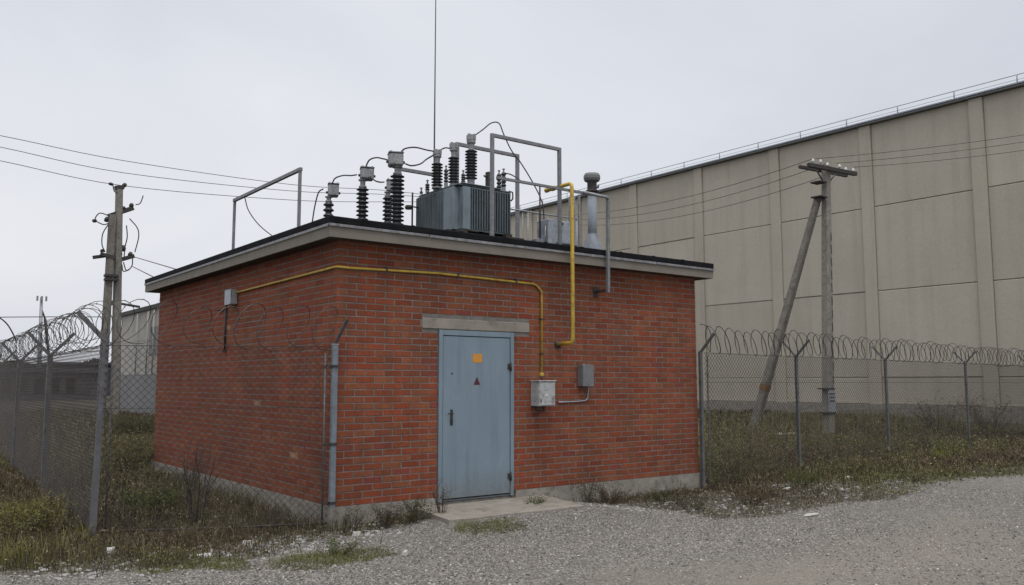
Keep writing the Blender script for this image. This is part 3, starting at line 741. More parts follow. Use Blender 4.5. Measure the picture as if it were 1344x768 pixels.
cable('drop_cable',[ony(661,227,TY+.35),ony(670,229,TY+.2),ony(679,234,TY+.1),ony(688,241,TY-.1)],.010,'short dark cable from the small right-hand bushing to the steel bar')
# antenna
m = MB(); t = ony(572,-8,12.0); m.tube([(t.x,12.0,RZ),(t.x,12.0,4.9),(t.x,12.0,t.z)],[.020,.014,.008],8)
an = thing('whip_antenna',(t.x,12.0,RZ),'very tall thin black whip antenna rising from behind the left transformer bushing','antenna'); m.build('rod','cable',an)
m = MB(); m.cbox((t.x-.06,11.94,RZ),(t.x+.06,12.06,RZ+.04),.006); m.build('base','steel_dark',an)

# ventilation pipe
YV = ry0+.42
vx = ony(777.5,300,YV).x
def vz(y): return ony(777.5,y,YV).z
vp = thing('vent_pipe',(vx,YV,RZ),'round grey metal vent pipe with flared foot and dark mushroom cap on the roof','vent')
m = MB(); m.lathe([(.0715,RZ),(.0715,vz(253))],(vx,YV,0),28,smooth=True); m.build('pipe','vent',vp)
m = MB(); m.lathe([(.19,RZ),(.19,RZ+.012),(.074,vz(308)),(.074,vz(306.5))],(vx,YV,0),28,smooth=False); m.build('flared_foot','vent',vp)
m = MB()
for k in range(4):
    an_ = k*PI/2+.3; d = Vector((math.cos(an_),math.sin(an_),0)); c0 = Vector((vx,YV,0))
    m.bar(c0+d*.16+Vector((0,0,RZ+.02)), c0+d*.085+Vector((0,0,vz(308))), .012)
m.each('gusset','galv',vp)
m = MB(); m.lathe([(.073,vz(253)-.01),(.105,vz(252)),(.105,vz(250.5)),(.076,vz(249.5)),(.076,vz(238))],(vx,YV,0),24); m.build('collar','steel_dark',vp)
m = MB(); m.lathe([(.08,vz(239.5)),(.118,vz(238)),(.133,vz(235)),(.133,vz(231.5)),(.115,vz(228.5)),(.07,vz(227.6)),(.0,vz(227.2))],(vx,YV,0),28); m.build('cap','box2',vp)
m = MB(); m.tube([(vx+.10,YV,vz(246)),(vx+.15,YV,vz(241))],.009,6); m.tube([(vx+.13,YV,vz(246)),(vx+.15,YV,vz(241))],.009,6); m.build('catch','steel_dark',vp)
# cabinet
YK = ry0+.38
a = ony(720,287,YK); b = ony(751,287,YK)
cbn = thing('roof_cabinet',((a.x+b.x)/2,YK,RZ),'pale grey electrical cabinet with a round black knob on the roof behind the yellow pipe','cabinet')
m = MB(); m.cbox((a.x,YK,RZ+.06),(a.x+.15,YK+.28,a.z),.006); m.cbox((a.x+.152,YK+.01,RZ+.10),(b.x,YK+.28,a.z-.005),.006); m.build('body','galv_pale',cbn)
q = ony(737.5,294,YK); m = MB(); m.tube([(q.x,YK+.012,q.z),(q.x,YK-.015,q.z)],.022,12); m.build('knob','steel_dark',cbn)
m = MB(); m.box((a.x+.16,YK+.005,RZ+.002),(b.x+.10,YK+.3,RZ+.095)); m.build('base','steel_dark',cbn)
m = MB(); m.tube([(a.x-.02,YK+.05,RZ+.04),(a.x-.02,YK+.05,a.z-.1)],.009,8); m.build('conduit','galv',cbn)
q0 = ony(702,306,YK+.1)
m = MB(); m.cbox((q0.x,YK+.05,RZ+.02),(q0.x+.13,YK+.2,RZ+.14),.006)
jb = thing('roof_junction_box',(q0.x,YK+.1,RZ),'small grey junction box on the roof left of the cabinet where the cable drops','box'); m.build('body','galv',jb)
m = MB(); m.tube([(q0.x+.10,YK+.1,RZ+.14),(q0.x+.10,YK+.1,ony(714,245,YK+.1).z)],.013,8); m.build('riser','steel_dark',jb)
# duct behind yellow pipe
q0 = ony(752,258,YK+.5); q1 = ony(760,258,YK+.5)
m = MB(); m.bar((q1.x,YK+.5,RZ),(q1.x,YK+.5,q0.z+.05),.03); m.cbox((q0.x-.06,YK+.45,RZ),(q0.x+.01,YK+.55,q0.z),.006)
tag(m.build('cable_duct','galv',None,(q0.x,YK+.5,RZ)),'narrow upright grey duct standing behind the yellow pipe','duct')
# low walkway railing
YR = 11.9
rt = ony(700,279,YR).z; x0_ = ony(664,279,YR).x; x1_ = ony(757,279,YR).x
rl = thing('roof_railing',(x0_,YR,RZ),'thin low grey handrail along the roof between the transformer and the vent pipe','railing')
m = MB(); m.tube([(x0_-.3,YR,rt),(x1_,YR,rt)],.014,8); m.build('handrail','galv',rl)
m = MB(); m.tube([(x0_,YR,RZ+.28),(x1_,YR,RZ+.28)],.007,6); m.build('midrail','galv',rl)
for px in (664,686,693,705.5,718,745,757):
    x = ony(px,279,YR).x; m = MB(); m.tube([(x,YR,RZ),(x,YR,rt)],.012 if px in (693,757,664) else .007,6); m.build('baluster','galv',rl)

# ------------------------------------------------------------------ fences
def chainlink(a, b, z0, z1, pitch_=.088, r=.0026):
    a = Vector((a[0],a[1],0)); b = Vector((b[0],b[1],0)); L = (b-a).length; d = (b-a)/L; H = z1-z0
    nrm = Vector((-d.y,d.x,0)); Vs = []; Fs = []
    def seg(u0,v0,u1,v1,off):
        p = a+d*u0+Vector((0,0,z0+v0))+nrm*off; q = a+d*u1+Vector((0,0,z0+v1))+nrm*off
        t = (q-p).normalized(); s1 = nrm*r; s2 = t.cross(nrm)*r; o = len(Vs)
        for c_ in (p,q):
            Vs.extend([c_+s1, c_-s1*.5+s2*.87, c_-s1*.5-s2*.87])
        for j in range(3): Fs.append((o+j,o+(j+1)%3,o+3+(j+1)%3,o+3+j))
    k = -int(H/pitch_)-1
    while k*pitch_ < L:
        u = k*pitch_; u0 = max(u,0); v0 = u0-u; u1 = min(u+H,L); v1 = u1-u
        if v0 < H and u1 > u0: seg(u0,v0,u1,v1,r)
        if v0 < H and u1 > u0: seg(u0,H-v0,u1,H-v1,-r)
        k += 1
    V_ = np.array([tuple(v) for v in Vs]); F_ = np.array(Fs)
    return V_, F_
def coil(a, b, z, R, pitch_, r, seed, zend=None):
    rd = random.Random(seed); a = Vector((a[0],a[1],z)); b = Vector((b[0],b[1],zend or z)); L = (b-a).length; d = (b-a)/L; nrm = Vector((-d.y,d.x,0)); up = Vector((0,0,1))
    m = MB(); n = int(L/pitch_); per = 18; pts = []
    ph = rd.random()*6; rr = [R*rd.uniform(.82,1.12) for _ in range(n+2)]; of = [rd.uniform(-.35,.35)*pitch_ for _ in range(n+2)]; dz = [rd.uniform(-.03,.03) for _ in range(n+2)]
    for i in range(n*per+1):
        k = i//per; t = i/per; fr_ = t-k
        rad_ = rr[k]*(1-fr_)+rr[k+1]*fr_; o = of[k]*(1-fr_)+of[k+1]*fr_; zz_ = dz[k]*(1-fr_)+dz[k+1]*fr_
        an = t*2*PI+ph
        # the coil is clipped alternately so loops lean to and fro
        lean = math.cos(an+.5)*R*.80
        pts.append(a+d*min(max(t*pitch_+o+lean,0),L)+nrm*math.cos(an)*rad_*.8+up*(math.sin(an)*rad_+zz_))
    m.tube(pts, r, 4, smooth=False)
    for i in range(0,len(pts)-1,3):       # barbs
        p = pts[i]; t = (pts[i+1]-p)
        if t.length < 1e-4: continue
        t.normalize(); s = t.cross(Vector((rd.uniform(-1,1),rd.uniform(-1,1),rd.uniform(-1,1)))).normalized()
        m.bar(p-s*.014, p+s*.014, .008, .0015)
    return m
def fence_post(t, x, y, z0, z1, w, arms, mat='fence_post', nrm=(0,1), arm=.36):
    m = MB(); m.bar((x,y,z0),(x,y,z1),w,w*.9); m.build('post',mat,t)
    n_ = Vector((nrm[0],nrm[1],0))
    for s in arms:
        m = MB(); p = Vector((x,y,z1-.02)); m.bar(p, p+n_*s*arm*.72+Vector((0,0,arm*.8)), w*.75,w*.6); m.build('arm',mat if mat!='post_blue' else 'steel_dark',t)
# right fence
ra = Vector((11.50,9.72,0)); rb = Vector((38.8,12.64,0)); rd_ = (rb-ra).normalized(); FZ = 2.0
def on_fence(px, a, b):   # where the vertical plane through a,b meets the ray of this column
    d = ray(px, 502); dx, dy = d.x, d.y; ex, ey = b.x-a.x, b.y-a.y
    t = (a.x*ey-a.y*ex)/(dx*ey-dy*ex); return Vector((dx*t, dy*t, 0))
fr_ = thing('chain_link_fence',(ra.x,ra.y,G),'chain-link fence topped with razor wire on Y-shaped posts, right of the brick hut','fence')
rn = (-rd_.y, rd_.x)
for px, arms in ((920,(-1,)),(1046,(-1,1)),(1163,(-1,1)),(1268,(-1,1)),(1352,(-1,1)),(1420,(-1,1)),(1480,(-1,1))):
    p = on_fence(px, ra, rb)
    fence_post(fr_, p.x, p.y, G-.2, FZ+.02, .055, arms, nrm=rn, arm=.40)
V_, F_ = chainlink(ra, rb, G+.04, FZ, .088, .0036); o = np_mesh('mesh_panel', V_-np.array(fr_.location), F_, 'wire', None, 4, False, fr_)
m = MB(); m.tube([(ra.x,ra.y,FZ),(rb.x,rb.y,FZ)],.004,5); m.tube([(ra.x,ra.y,1.5),(rb.x,rb.y,1.5)],.003,5); m.tube([(ra.x,ra.y,.9),(rb.x,rb.y,.9)],.003,5); m.tube([(ra.x,ra.y,G+.05),(rb.x,rb.y,G+.05)],.003,5); m.each('line_wire','wire',fr_)
coil((ra.x-.05,ra.y),(rb.x,rb.y),FZ+.23,.235,.29,.0072,3).build('razor_wire_coil','razor',fr_)
p = on_fence(926, ra, rb); m = MB(); m.bar((p.x,p.y-.05,G-.1),(p.x,p.y-.05,FZ-.05),.016)
for z in (.3,1.0,1.65): m.bar((ra.x-.06,ra.y-.06,z),(p.x+.02,p.y-.06,z),.012,.03)
m.each('tension_bar','fence_post',fr_)
# left fence: front panel from the hut corner, then a long run going away
la = Vector((4.665,9.665,0)); lb = Vector((*tuple(onz(120,704,G))[:2],0))
lend = Vector((lb.x+34*.045, lb.y+34, 0))
fl_ = thing('chain_link_fence',(la.x,la.y,G),'chain-link fence panel between the hut corner and the leaning grey post at the left','fence')
ld = (lb-la).normalized(); ln = (-ld.y, ld.x)
V_, F_ = chainlink(la, lb, G+.03, 1.93, .088, .0031); np_mesh('mesh_panel', V_-np.array(fl_.location), F_, 'wire', None, 4, False, fl_)
# blue-grey corner post
m = MB(); m.cbox((la.x-.034,la.y-.03,.02),(la.x+.034,la.y+.03,1.95),.006); m.build('corner_post','post_blue',fl_)
m = MB(); m.bar((la.x,la.y,G-.2),(la.x,la.y,.02),.085,.08); m.build('post_footing','pole',fl_)
m = MB(); m.cbox((la.x-.038,la.y-.034,1.951),(la.x+.038,la.y+.034,1.965),.003); m.build('post_cap','galv',fl_)
m = MB(); m.bar((la.x,la.y,1.965),(la.x+.13,la.y-.05,2.26),.035,.035); m.build('arm','steel_dark',fl_)
m = MB(); rx_ = la+ld*.11
m.tube([(rx_.x,rx_.y,G+.05),(rx_.x,rx_.y,1.85)],.011,7)
m.build('tension_bar','fence_post',fl_)
m = MB()
for z in (.06,.75,1.68): m.box((la.x-.042,la.y-.038,z),(la.x+.042,la.y+.038,z+.03)); m.bar((la.x-.05,la.y+.0,z+.015),(rx_.x-.02,rx_.y,z+.015),.014,.02)
m.each('tie','steel_dark',fl_)
m = MB(); m.tube([(la.x,la.y,1.93),(lb.x,lb.y,1.93)],.004,5); m.tube([(la.x,la.y,1.2),(lb.x,lb.y,1.2)],.003,5)
m.tube([(la.x,la.y,G+.09),(la.x+ld.x*1.3,la.y+ld.y*1.3,G+.06),(lb.x,lb.y,G+.05)],.013,5); m.each('line_wire','wire',fl_)
coil((la.x+.02,la.y),(lb.x,lb.y),2.16,.25,.30,.0050,5,2.20).build('razor_wire_coil','razor',fl_)
f2 = thing('chain_link_fence',(lb.x,lb.y,G),'long chain-link fence with dense razor wire coils running into the distance at the far left','fence')
dd = (lend-lb).normalized(); dn = (-dd.y, dd.x)
m = MB(); m.bar((lb.x,lb.y,G-.2),(lb.x+.055,lb.y,2.0),.068,.06); m.build('post','fence_post_pale',f2)
for s in (1,):
    m = MB(); m.bar((lb.x+.055,lb.y,1.98),(lb.x-s*.26,lb.y+.04*s,2.32),.055,.05); m.build('arm','fence_post',f2)
m = MB(); m.tube([(lb.x+.13,lb.y-.05,G),(lb.x+.13,lb.y-.05,1.75)],.012,7); m.build('tension_bar','fence_post',f2)
s = 4.4
while s < 34:
    p = lb+dd*s; fence_post(f2, p.x, p.y, G-.2, FZ-.06, .075, (-1,1), nrm=dn, arm=.46, mat='fence_post'); s += 4.6 if s < 12 else 4.0
V_, F_ = chainlink(lb, lend, G+.03, 1.93, .088, .0028); np_mesh('mesh_panel', V_-np.array(f2.location), F_, 'wire', None, 4, False, f2)
m = MB(); m.tube([(lb.x,lb.y,1.93),(lend.x,lend.y,1.93)],.004,5); m.tube([(lb.x,lb.y,1.2),(lend.x,lend.y,1.2)],.004,5); m.each('line_wire','wire',f2)
m = coil((lb.x,lb.y),(lend.x,lend.y),2.18,.28,.36,.0042,11); m.build('razor_wire_coil','razor',f2)
m = coil((lb.x-.1,lb.y),(lend.x-.1,lend.y),2.20,.22,.55,.0038,12); m.build('razor_wire_coil','razor',f2)

# ------------------------------------------------------------------ poles
def taper(m, a, b, w0, w1, mat=0):
    a = Vector(a); b = Vector(b); d = (b-a).normalized(); r = d.cross(Vector((0,1,0))).normalized(); u = r.cross(d)
    ch = .28; vs = []
    for p, w in ((a,w0),(b,w1)):
        for x,y in ((-1,-1+ch),(-1+ch,-1),(1-ch,-1),(1,-1+ch),(1,1-ch),(1-ch,1),(-1+ch,1),(-1,1-ch)): vs.append(p+r*x*w/2+u*y*w/2)
    m.recalc = True
    m.add(vs, [tuple(range(8)),tuple(range(8,16))]+[(i,(i+1)%8,8+(i+1)%8,8+i) for i in range(8)])
# right pole
pb_ = onz(1087,572,G); XP, YPp = pb_.x, pb_.y
def rp(px, py): return ony(px, py, YPp)
top = rp(1084,218)
rpole = thing('utility_pole',(XP,YPp,G),'concrete pole with dark crossarm and glass insulators propped by a slanting strut','utility pole')
m = MB(); taper(m,(XP,YPp,G-.3),(top.x,YPp,top.z),.33,.24); pole = m.build('pole','pole',rpole)
m = MB()     # row of slots down its side: shade in the holes painted as dark raised boxes
for k in range(13):
    z = 1.0+k*.44; xx = XP+(top.x-XP)*(z-G)/(top.z-G)+.5*(.33-.09*(z-G)/(top.z-G)); hw_ = .5*(.33-.09*(z-G)/(top.z-G)); m.box((xx-.085,YPp-hw_-.006,z),(xx-.035,YPp,z+.29))
m.build('slot_shade','slot',pole)
q = rp(1080,512); q2 = rp(1090,541)
m = MB(); m.box((q.x,YPp-.205,q2.z),(q2.x,YPp-.19,q.z)); pa = m.build('notice_plate','galv_pale',pole)
m = MB()
for i in range(3): m.box((q.x+.03,YPp-.209,q2.z+.35+i*.12),(q2.x-.04,YPp-.2055,q2.z+.39+i*.12))
m.build('printed_lines','steel_dark',pa)
m = MB()
for zz in (q.z+.02,q2.z-.04,rp(1085,243).z,rp(1085,262).z): m.box((XP-.2,YPp-.2,zz),(XP+.2,YPp+.2,zz+.045))
m.each('clamp_band','steel_dark',pole)
c0 = rp(1054,218); c1 = rp(1116,230)
m = MB(); m.bar((c0.x,YPp-.21,c0.z),(c1.x,YPp-.21,c1.z),.12,.13); m.bar((c0.x+.1,YPp+.20,c0.z+.03),(c1.x+.1,YPp+.20,c1.z+.03),.1,.1); m.each('crossarm','steel_dark',rpole)
m = MB(); m.tube([rp(1072,224),rp(1082,241)],.025,6); m.tube([rp(1096,229),rp(1087,241)],.025,6); m.each('brace','steel_dark',rpole)
for px, py in ((1060,211),(1070,212),(1079,216),(1095,218),(1103,222),(1113,223)):
    p = rp(px,py+6); m = MB(); m.lathe([(.02,-.03),(.02,.06),(.05,.07),(.058,.11),(.035,.13),(.042,.16),(.02,.18)],(p.x,YPp-.21,p.z),12,smooth=True); m.build('insulator','glass_ins',rpole)
sb_ = onz(985,569,G); 
m = MB(); stp = rp(1077,262); taper(m,(sb_.x,sb_.y,G-.2),(stp.x-.05,YPp+.08,stp.z),.30,.20); sts = m.build('strut','strut',rpole)
m = MB(); d = (Vector((stp.x-.05,YPp+.08,stp.z))-Vector((sb_.x,sb_.y,G-.2))).normalized(); bp = Vector((sb_.x,sb_.y,G-.2))+d*1.75
taper(m,bp,bp+d*.22,.296,.292); m.build('paint_band','rust',sts)
m = MB(); m.bar((stp.x-.25,YPp-.05,stp.z-.05),(XP+.2,YPp-.05,stp.z+.02),.07,.1); m.build('strut_clamp','steel_dark',rpole)
# left poles
lp_ = onz(151,549,G); XQ, YQ = lp_.x, lp_.y
def lp(px, py): return ony(px, py, YQ)
lpole = thing('utility_pole',(XQ,YQ,G),'tall concrete utility pole with tangled jumpers and a leaning strut, left of the brick hut','utility pole')
t0 = lp(156.5,249)
m = MB(); taper(m,(XQ,YQ,G-.3),(t0.x,YQ,t0.z),.41,.31); m.build('pole','pole',lpole)
t1 = lp(146.5,283); t2 = onz(127,549,G)
m = MB(); taper(m,(t2.x,YQ-.2,G-.3),(t1.x,YQ-.2,t1.z),.38,.32); m.build('strut','strut',lpole)
m = MB()
m.bar(lp(142,284),lp(175,273),.16,.22); m.bar(lp(122,338),lp(160,333),.18,.16); m.bar(lp(130,334)+Vector((0,-.3,0)),lp(150,340)+Vector((0,-.3,0)),.18,.16); m.bar(lp(158,341),lp(176,336),.18,.2)
m.bar(lp(151,247),lp(162,246),.3,.2); m.each('crossarm','steel_dark',lpole)
m = MB()
for p_, q_ in (((172,272),(173,267)),((162,275),(162,271)),((139,291),(141,285)),((162,245),(165,241)),((124,288),(124,292)),((135,331),(134,327)),((162,330),(162,322)),((170,337),(172,331)),((145,243),(146,240))):
    a = lp(*p_); b = lp(*q_); m.tube([a,a.lerp(b,.5),b],[.09,.12,.07],8)
m.each('insulator','steel_dark',lpole)
m = MB()
for L_ in ([(146,242),(148,252),(153,255)],[(142,285),(130,281),(124,286),(124,291),(134,296),(141,294)],[(140,296),(133,308),(132,322),(136,332)],[(164,297),(165,312),(162,326),(161,338)],[(168,288),(178,300),(180,312),(175,332)],[(176,270),(182,268),(186,258)],[(160,345),(164,356),(171,350),(172,340)],[(158,348),(160,357),(168,354)]):
    m.tube(arc([lp(*q)+Vector((0,-.3,0)) for q in L_],6),.028,5)
m.each('jumper_wire','cable',lpole)
m = MB()
for y in (364,369): m.box((lp(138,y).x-.1,YQ-.5,lp(138,y).z),(lp(150,y).x+.1,YQ-.1,lp(138,y).z+.12))
m.each('clamp_band','steel_dark',lpole)
# pole hidden behind the hut that carries both spans
hx = ony(612,262,50.0)
hp = thing('utility_pole',(hx.x,50,G),'concrete pole standing far behind the brick hut, hidden by the transformer','utility pole')
m = MB(); taper(m,(hx.x,50,G-.3),(hx.x,50,hx.z),.45,.3); m.build('pole','pole',hp)
m = MB(); m.bar((hx.x-1,50,hx.z-.1),(hx.x+1,50,hx.z-.1),.15,.15); m.build('crossarm','steel_dark',hp)
# overhead wires
def wire(pts, r, label, n=6):
    m = MB(); m.tube(arc(pts,n), r, 5); tag(m.build('overhead_wire','cable',None,pts[0]), label, 'wire', 'overhead power lines')
hz_ = hx.z
lw = [([(-160,150),(0,178),(163,211),(380,242),(500,249.5)],'uppermost overhead wire crossing the sky at the left'),
      ([(-160,163),(0,193),(163,227),(380,250.5),(500,255)],'middle overhead wire crossing the sky at the left'),
      ([(-160,180),(0,211),(163,244),(380,262.5),(500,265)],'lowest overhead wire at the left touching the top of the tall concrete pole')]
for k, (L_, lab) in enumerate(lw):
    P = [ony(x,y,50.0 + (0 if k < 2 else .2)) for x,y in L_]; P.append(Vector((hx.x-.9+.9*k,50,hz_-.02)))
    wire(P, .018, lab)
def span(a, b, sag, n=24):
    a = Vector(a); b = Vector(b); return [a.lerp(b,i/n)-Vector((0,0,4*sag*(i/n)*(1-i/n))) for i in range(n+1)]
for k, ((px,py),lab) in enumerate((((1060,210),'overhead wire from behind the hut to the left end of the right pole crossarm'),((1079,216),'middle overhead wire from behind the hut to the right utility pole'),((1100,224),'lowest overhead wire from behind the hut to the right utility pole'))):
    e_ = rp(px,py); e_.y = YPp-.21
    wire(span((hx.x-.9+.9*k,50,hz_),e_,1.55+.15*k), .011, lab, 1)
for k, ((px,py),(qx,qy),lab) in enumerate((((1063,210),(1420,165),'upper overhead wire leaving the right pole towards the right edge'),((1090,216),(1420,174),'second overhead wire leaving the right pole towards the right edge'),((1113,221),(1420,186),'lowest overhead wire leaving the right pole towards the right edge'))):
    e_ = rp(px,py); e_.y = YPp-.21; f_ = ony(qx,qy,YPp-6)
    wire(span(e_,f_,.10,10), .009, lab, 1)
for k,(A,B,lab) in enumerate((((175,337),(236,355),'thin service wire from the left pole towards the roof corner'),((174,350),(206,366),'lower thin service wire from the left pole down behind the eave'))):
    a = lp(*A); b = ony(*B,30.0); b2 = ony(B[0]+60, B[1]+ (18 if k==0 else 30), 26.0); wire([a,b,b2],.02,lab)

# ------------------------------------------------------------------ big warehouse
WX = 40.18; WTOP = 14.55; WP = .62
ys_p = [17.97-5.5*4+5.45*i for i in range(30)]
wh = thing('warehouse',(WX,17,G),'huge windowless beige concrete-panel warehouse filling the right background','building')
YW0, YW1 = ys_p[0]-2.5, 150.0
m = MB()
zj = [.42,1.72,5.98,10.20,WTOP-.13]
for i in range(len(ys_p)-1):
    for k in range(len(zj)-1):
        z0, z1 = zj[k], zj[k+1]; off = random.uniform(-.012,.012)
        m.cbox((WX+off,ys_p[i]+WP/2+.01,z0+.035),(WX+.3,ys_p[i+1]-WP/2-.01,z1-.003),.02,col=(lambda t: (t, t*.995, t*.985))(random.uniform(.94,1.03)))
m.box((WX+.06,YW0,.3),(WX+40,YW1,WTOP-.2),col=(.9,.9,.9)); m.build('wall_panels','ware',wh)
for y in ys_p:
    m = MB(); m.cbox((WX-.11,y-WP/2,.42),(WX+.2,y+WP/2,WTOP-.14),.02,col=(.96,.95,.93)); m.build('pilaster','ware',wh)
m = MB(); m.box((WX-.24,YW0-.1,G-.5),(WX+.5,YW1,.42)); m.build('plinth','plinth',wh)
m = MB(); m.box((WX-.26,YW0-.1,WTOP-.13),(WX+.6,YW1,WTOP-.03)); m.build('parapet','box2',wh)
m = MB(); m.box((WX-.31,YW0-.1,WTOP-.03),(WX+.7,YW1,WTOP+.03)); m.build('coping','galv_pale',wh)
rr_ = thing('rooftop_railing',(WX,17,WTOP),'thin safety railing running along the top edge of the beige warehouse','railing')
m = MB(); m.tube([(WX,YW0,WTOP+.46),(WX,YW1,WTOP+.46)],.022,5); m.tube([(WX,YW0,WTOP+.24),(WX,YW1,WTOP+.24)],.012,5); m.each('handrail','galv',rr_)
y = YW0+.5
while y < 120:
    m = MB(); m.tube([(WX,y,WTOP+.02),(WX,y,WTOP+.48)],.028,5); m.build('stanchion','galv',rr_); y += 2.75
# far hall at the left, between the pole and the hut
fb = thing('far_hall',(13.2,60,G),'distant pale grey panel-clad hall seen between the left utility pole and the brick hut','building')
A_ = onz(158,529.5,G); FX = 12.9
pA = onx(160,412,FX); ftop = (pA.z+onx(206,399,FX).z)/2; yend = pA.y; ynear = onx(230,399,FX).y-6
m = MB(); zlow = onx(180,492,FX).z
y = yend
m.box((FX+.06,ynear,zlow),(FX+14,yend-.1,ftop-.05))
k = 0
while y > ynear:
    for z0,z1 in ((zlow,(zlow+ftop)/2),((zlow+ftop)/2,ftop-.2)): m.box((FX+random.uniform(-.01,.01),max(y-6,ynear)+.04,z0+.02),(FX+.25,y-.0,z1-.0))
    y -= 6
m.build('wall_panels','far_wall',fb)
m = MB(); m.box((FX-.08,ynear,G-.3),(FX+14,yend,zlow-.001)); m.build('lower_wall','far_low',fb)
m = MB(); m.box((FX-.12,ynear,ftop-.2),(FX+14.1,yend+.1,ftop+.02)); m.build('roof_edge','steel_dark',fb)
for px in (182,196,204):
    q = onx(px,450,FX); m = MB(); m.tube([(FX-.12,q.y,zlow+.02),(FX-.12,q.y,ftop-.3)],.04,6); m.build('downpipe','far_wall',fb)
q = onx(184,403,FX); m = MB(); m.bar((FX-.02,q.y,q.z),(FX-1.2,q.y,q.z+.15),.12); m.cbox((FX-1.9,q.y-.2,q.z+.02),(FX-1.1,q.y+.2,q.z+.28),.04); m.build('wall_lamp','steel_dark',fb)
q = onx(205,443,FX); m = MB(); m.box((FX-.03,q.y-1.2,q.z-.9),(FX+.02,q.y+1.2,q.z+.6)); m.build('window','far_low',fb)
# long low sheds on the horizon at the left
fs = thing('low_shed',(0,95,G),'long low dark grey shed on the horizon behind the left fence','building')
def gxy(px, Y): q = ony(px,500,Y); return q.x
m = MB(); xa, xb = gxy(-120,95), gxy(140,95)
m.box((xa,95,G-.3),(xb,104,ony(60,489,95).z)); m.build('wall','far_dark',fs)
m = MB(); m.box((xa-.5,94.6,ony(60,489,95).z),(xb+.5,104.5,ony(60,483,95).z)); m.build('roof','far_dark',fs)
n = 0
for i in range(8):
    x = xa+3+i*(xb-xa-6)/7.5; m = MB(); m.box((x,94.9,.4),(x+2.2,94.98,1.9)); m.build('door_opening','steel_dark',fs)
fs2 = thing('low_shed',(0,120,G),'paler stepped shed rising behind the long dark one on the left horizon','building')
m = MB(); xa, xb = gxy(70,125), gxy(215,125); m.box((xa,125,G),(xb,140,ony(60,478,125).z)); m.build('wall','far_dark',fs2)
m = MB(); m.prism([(xa-.5,124.5),(xb+.5,124.5),(xb+.5,141),(xa-.5,141)],ony(60,478,125).z,ony(60,475,125).z); m.build('roof','far_dark',fs2)
# cell mast
mb_ = ony(53,470,110.0); mt_ = ony(54.5,390,110.0)
ms = thing('cell_mast',(mb_.x,110,G),'slim telecom mast with a cluster of antennas on the far left horizon','mast')
m = MB(); m.tube([(mb_.x,110,G),(mt_.x,110,mt_.z)],[.3,.15],8); m.build('mast','galv',ms)
m = MB(); q = ony(59,418,110.0); m.tube([(mb_.x+1.6,110.5,G),(q.x,110,q.z)],.16,6); m.tube([(q.x,110,q.z),(mt_.x,110,q.z+1.2)],.1,6); m.each('stay','steel_dark',ms)
for dx in (-.45,0,.45):
    m = MB(); z = ony(54,400,110.0).z; m.cbox((mt_.x+dx-.09,109.6,z+.4),(mt_.x+dx+.09,109.85,mt_.z+.1),.03); m.build('panel_antenna','galv',ms)
wire([ony(-80,417,109),ony(50,416,109),ony(150,416,109)],.05,'faint horizontal wire far away past the telecom mast')
m = MB(); m.tube(arc([ony(-30,408,18),ony(-5,415,18),ony(8,424,18),ony(16,436,18),ony(21,447,18)],6),.012,6)
tag(m.build('loose_wire','wire',None,ony(0,415,18)),'loose curved wire end arching above the razor wire at the far left edge','wire')

# ------------------------------------------------------------------ vegetation
def blades(P, h, w, col, lean=.5, segs=True):
    n = len(P); an = rng.uniform(0,2*PI,n); la_ = rng.uniform(0,2*PI,n); ll = rng.uniform(.1,1,n)*lean*h
    side = np.stack([np.cos(an),np.sin(an),np.zeros(n)],1)*w[:,None]/2
    ld_ = np.stack([np.cos(la_)*ll,np.sin(la_)*ll,np.zeros(n)],1)
    mid = P+ld_*.35+np.stack([np.zeros(n),np.zeros(n),h*.6],1); tip = P+ld_+np.stack([np.zeros(n),np.zeros(n),h*rng.uniform(.8,1,n)],1)
    V = np.stack([P-side,P+side,mid-side*.75,mid+side*.75,tip],1).reshape(-1,3)
    b = np.arange(n)*5
    F = np.concatenate([np.stack([b,b+1,b+3],1),np.stack([b,b+3,b+2],1),np.stack([b+2,b+3,b+4],1)])
    c = np.repeat(col,5,0); return V, F, c
def leaves(P, s, col):
    n = len(P); u = rng.normal(size=(n,3)); u /= np.linalg.norm(u,axis=1)[:,None]; v = rng.normal(size=(n,3)); v -= u*(u*v).sum(1)[:,None]; v /= np.linalg.norm(v,axis=1)[:,None]
    s = s[:,None]; V = np.stack([P-u*s,P+v*s*.42,P+u*s,P-v*s*.42],1).reshape(-1,3); b = np.arange(n)*4
    F = np.concatenate([np.stack([b,b+1,b+2],1),np.stack([b,b+2,b+3],1)]); return V, F, np.repeat(col,4,0)
def join(*parts):
    V=[];F=[];Cc=[];o=0
    for v,f_,c in parts: V.append(v);F.append(f_+o);Cc.append(c);o+=len(v)
    return np.vstack(V),np.vstack(F),np.vstack(Cc)
GREEN = np.array([.120,.130,.042]); OLIVE = np.array([.135,.122,.056]); BROWN = np.array([.105,.078,.052]); STRAW = np.array([.27,.225,.14]); DARK = np.array([.040,.034,.022])
def palette(x, y, green=.0):
    n = len(x); t = wob(x,y,.55,3.)+rng.normal(0,.28,n)+green; u = rng.random(n)
    c = np.where((t>.50)[:,None],GREEN,np.where((t>.0)[:,None],OLIVE,BROWN))
    c = np.where((u<.13)[:,None],STRAW,c); c = np.where((u>.78)[:,None],DARK,c)
    return c*rng.uniform(.65,1.35,n)[:,None]
def scatter(x0,x1,y0,y1,dens):
    n = int((x1-x0)*(y1-y0)*dens); return rng.uniform(x0,x1,n), rng.uniform(y0,y1,n)
outside = lambda x,y: ~((x>X0-.03)&(x<X1+.03)&(y>Y0-.03)&(y<Y1))
step = lambda x,y: ~((x>5.7)&(x<8.0)&(y>8.57)&(y<9.8))
parts = []
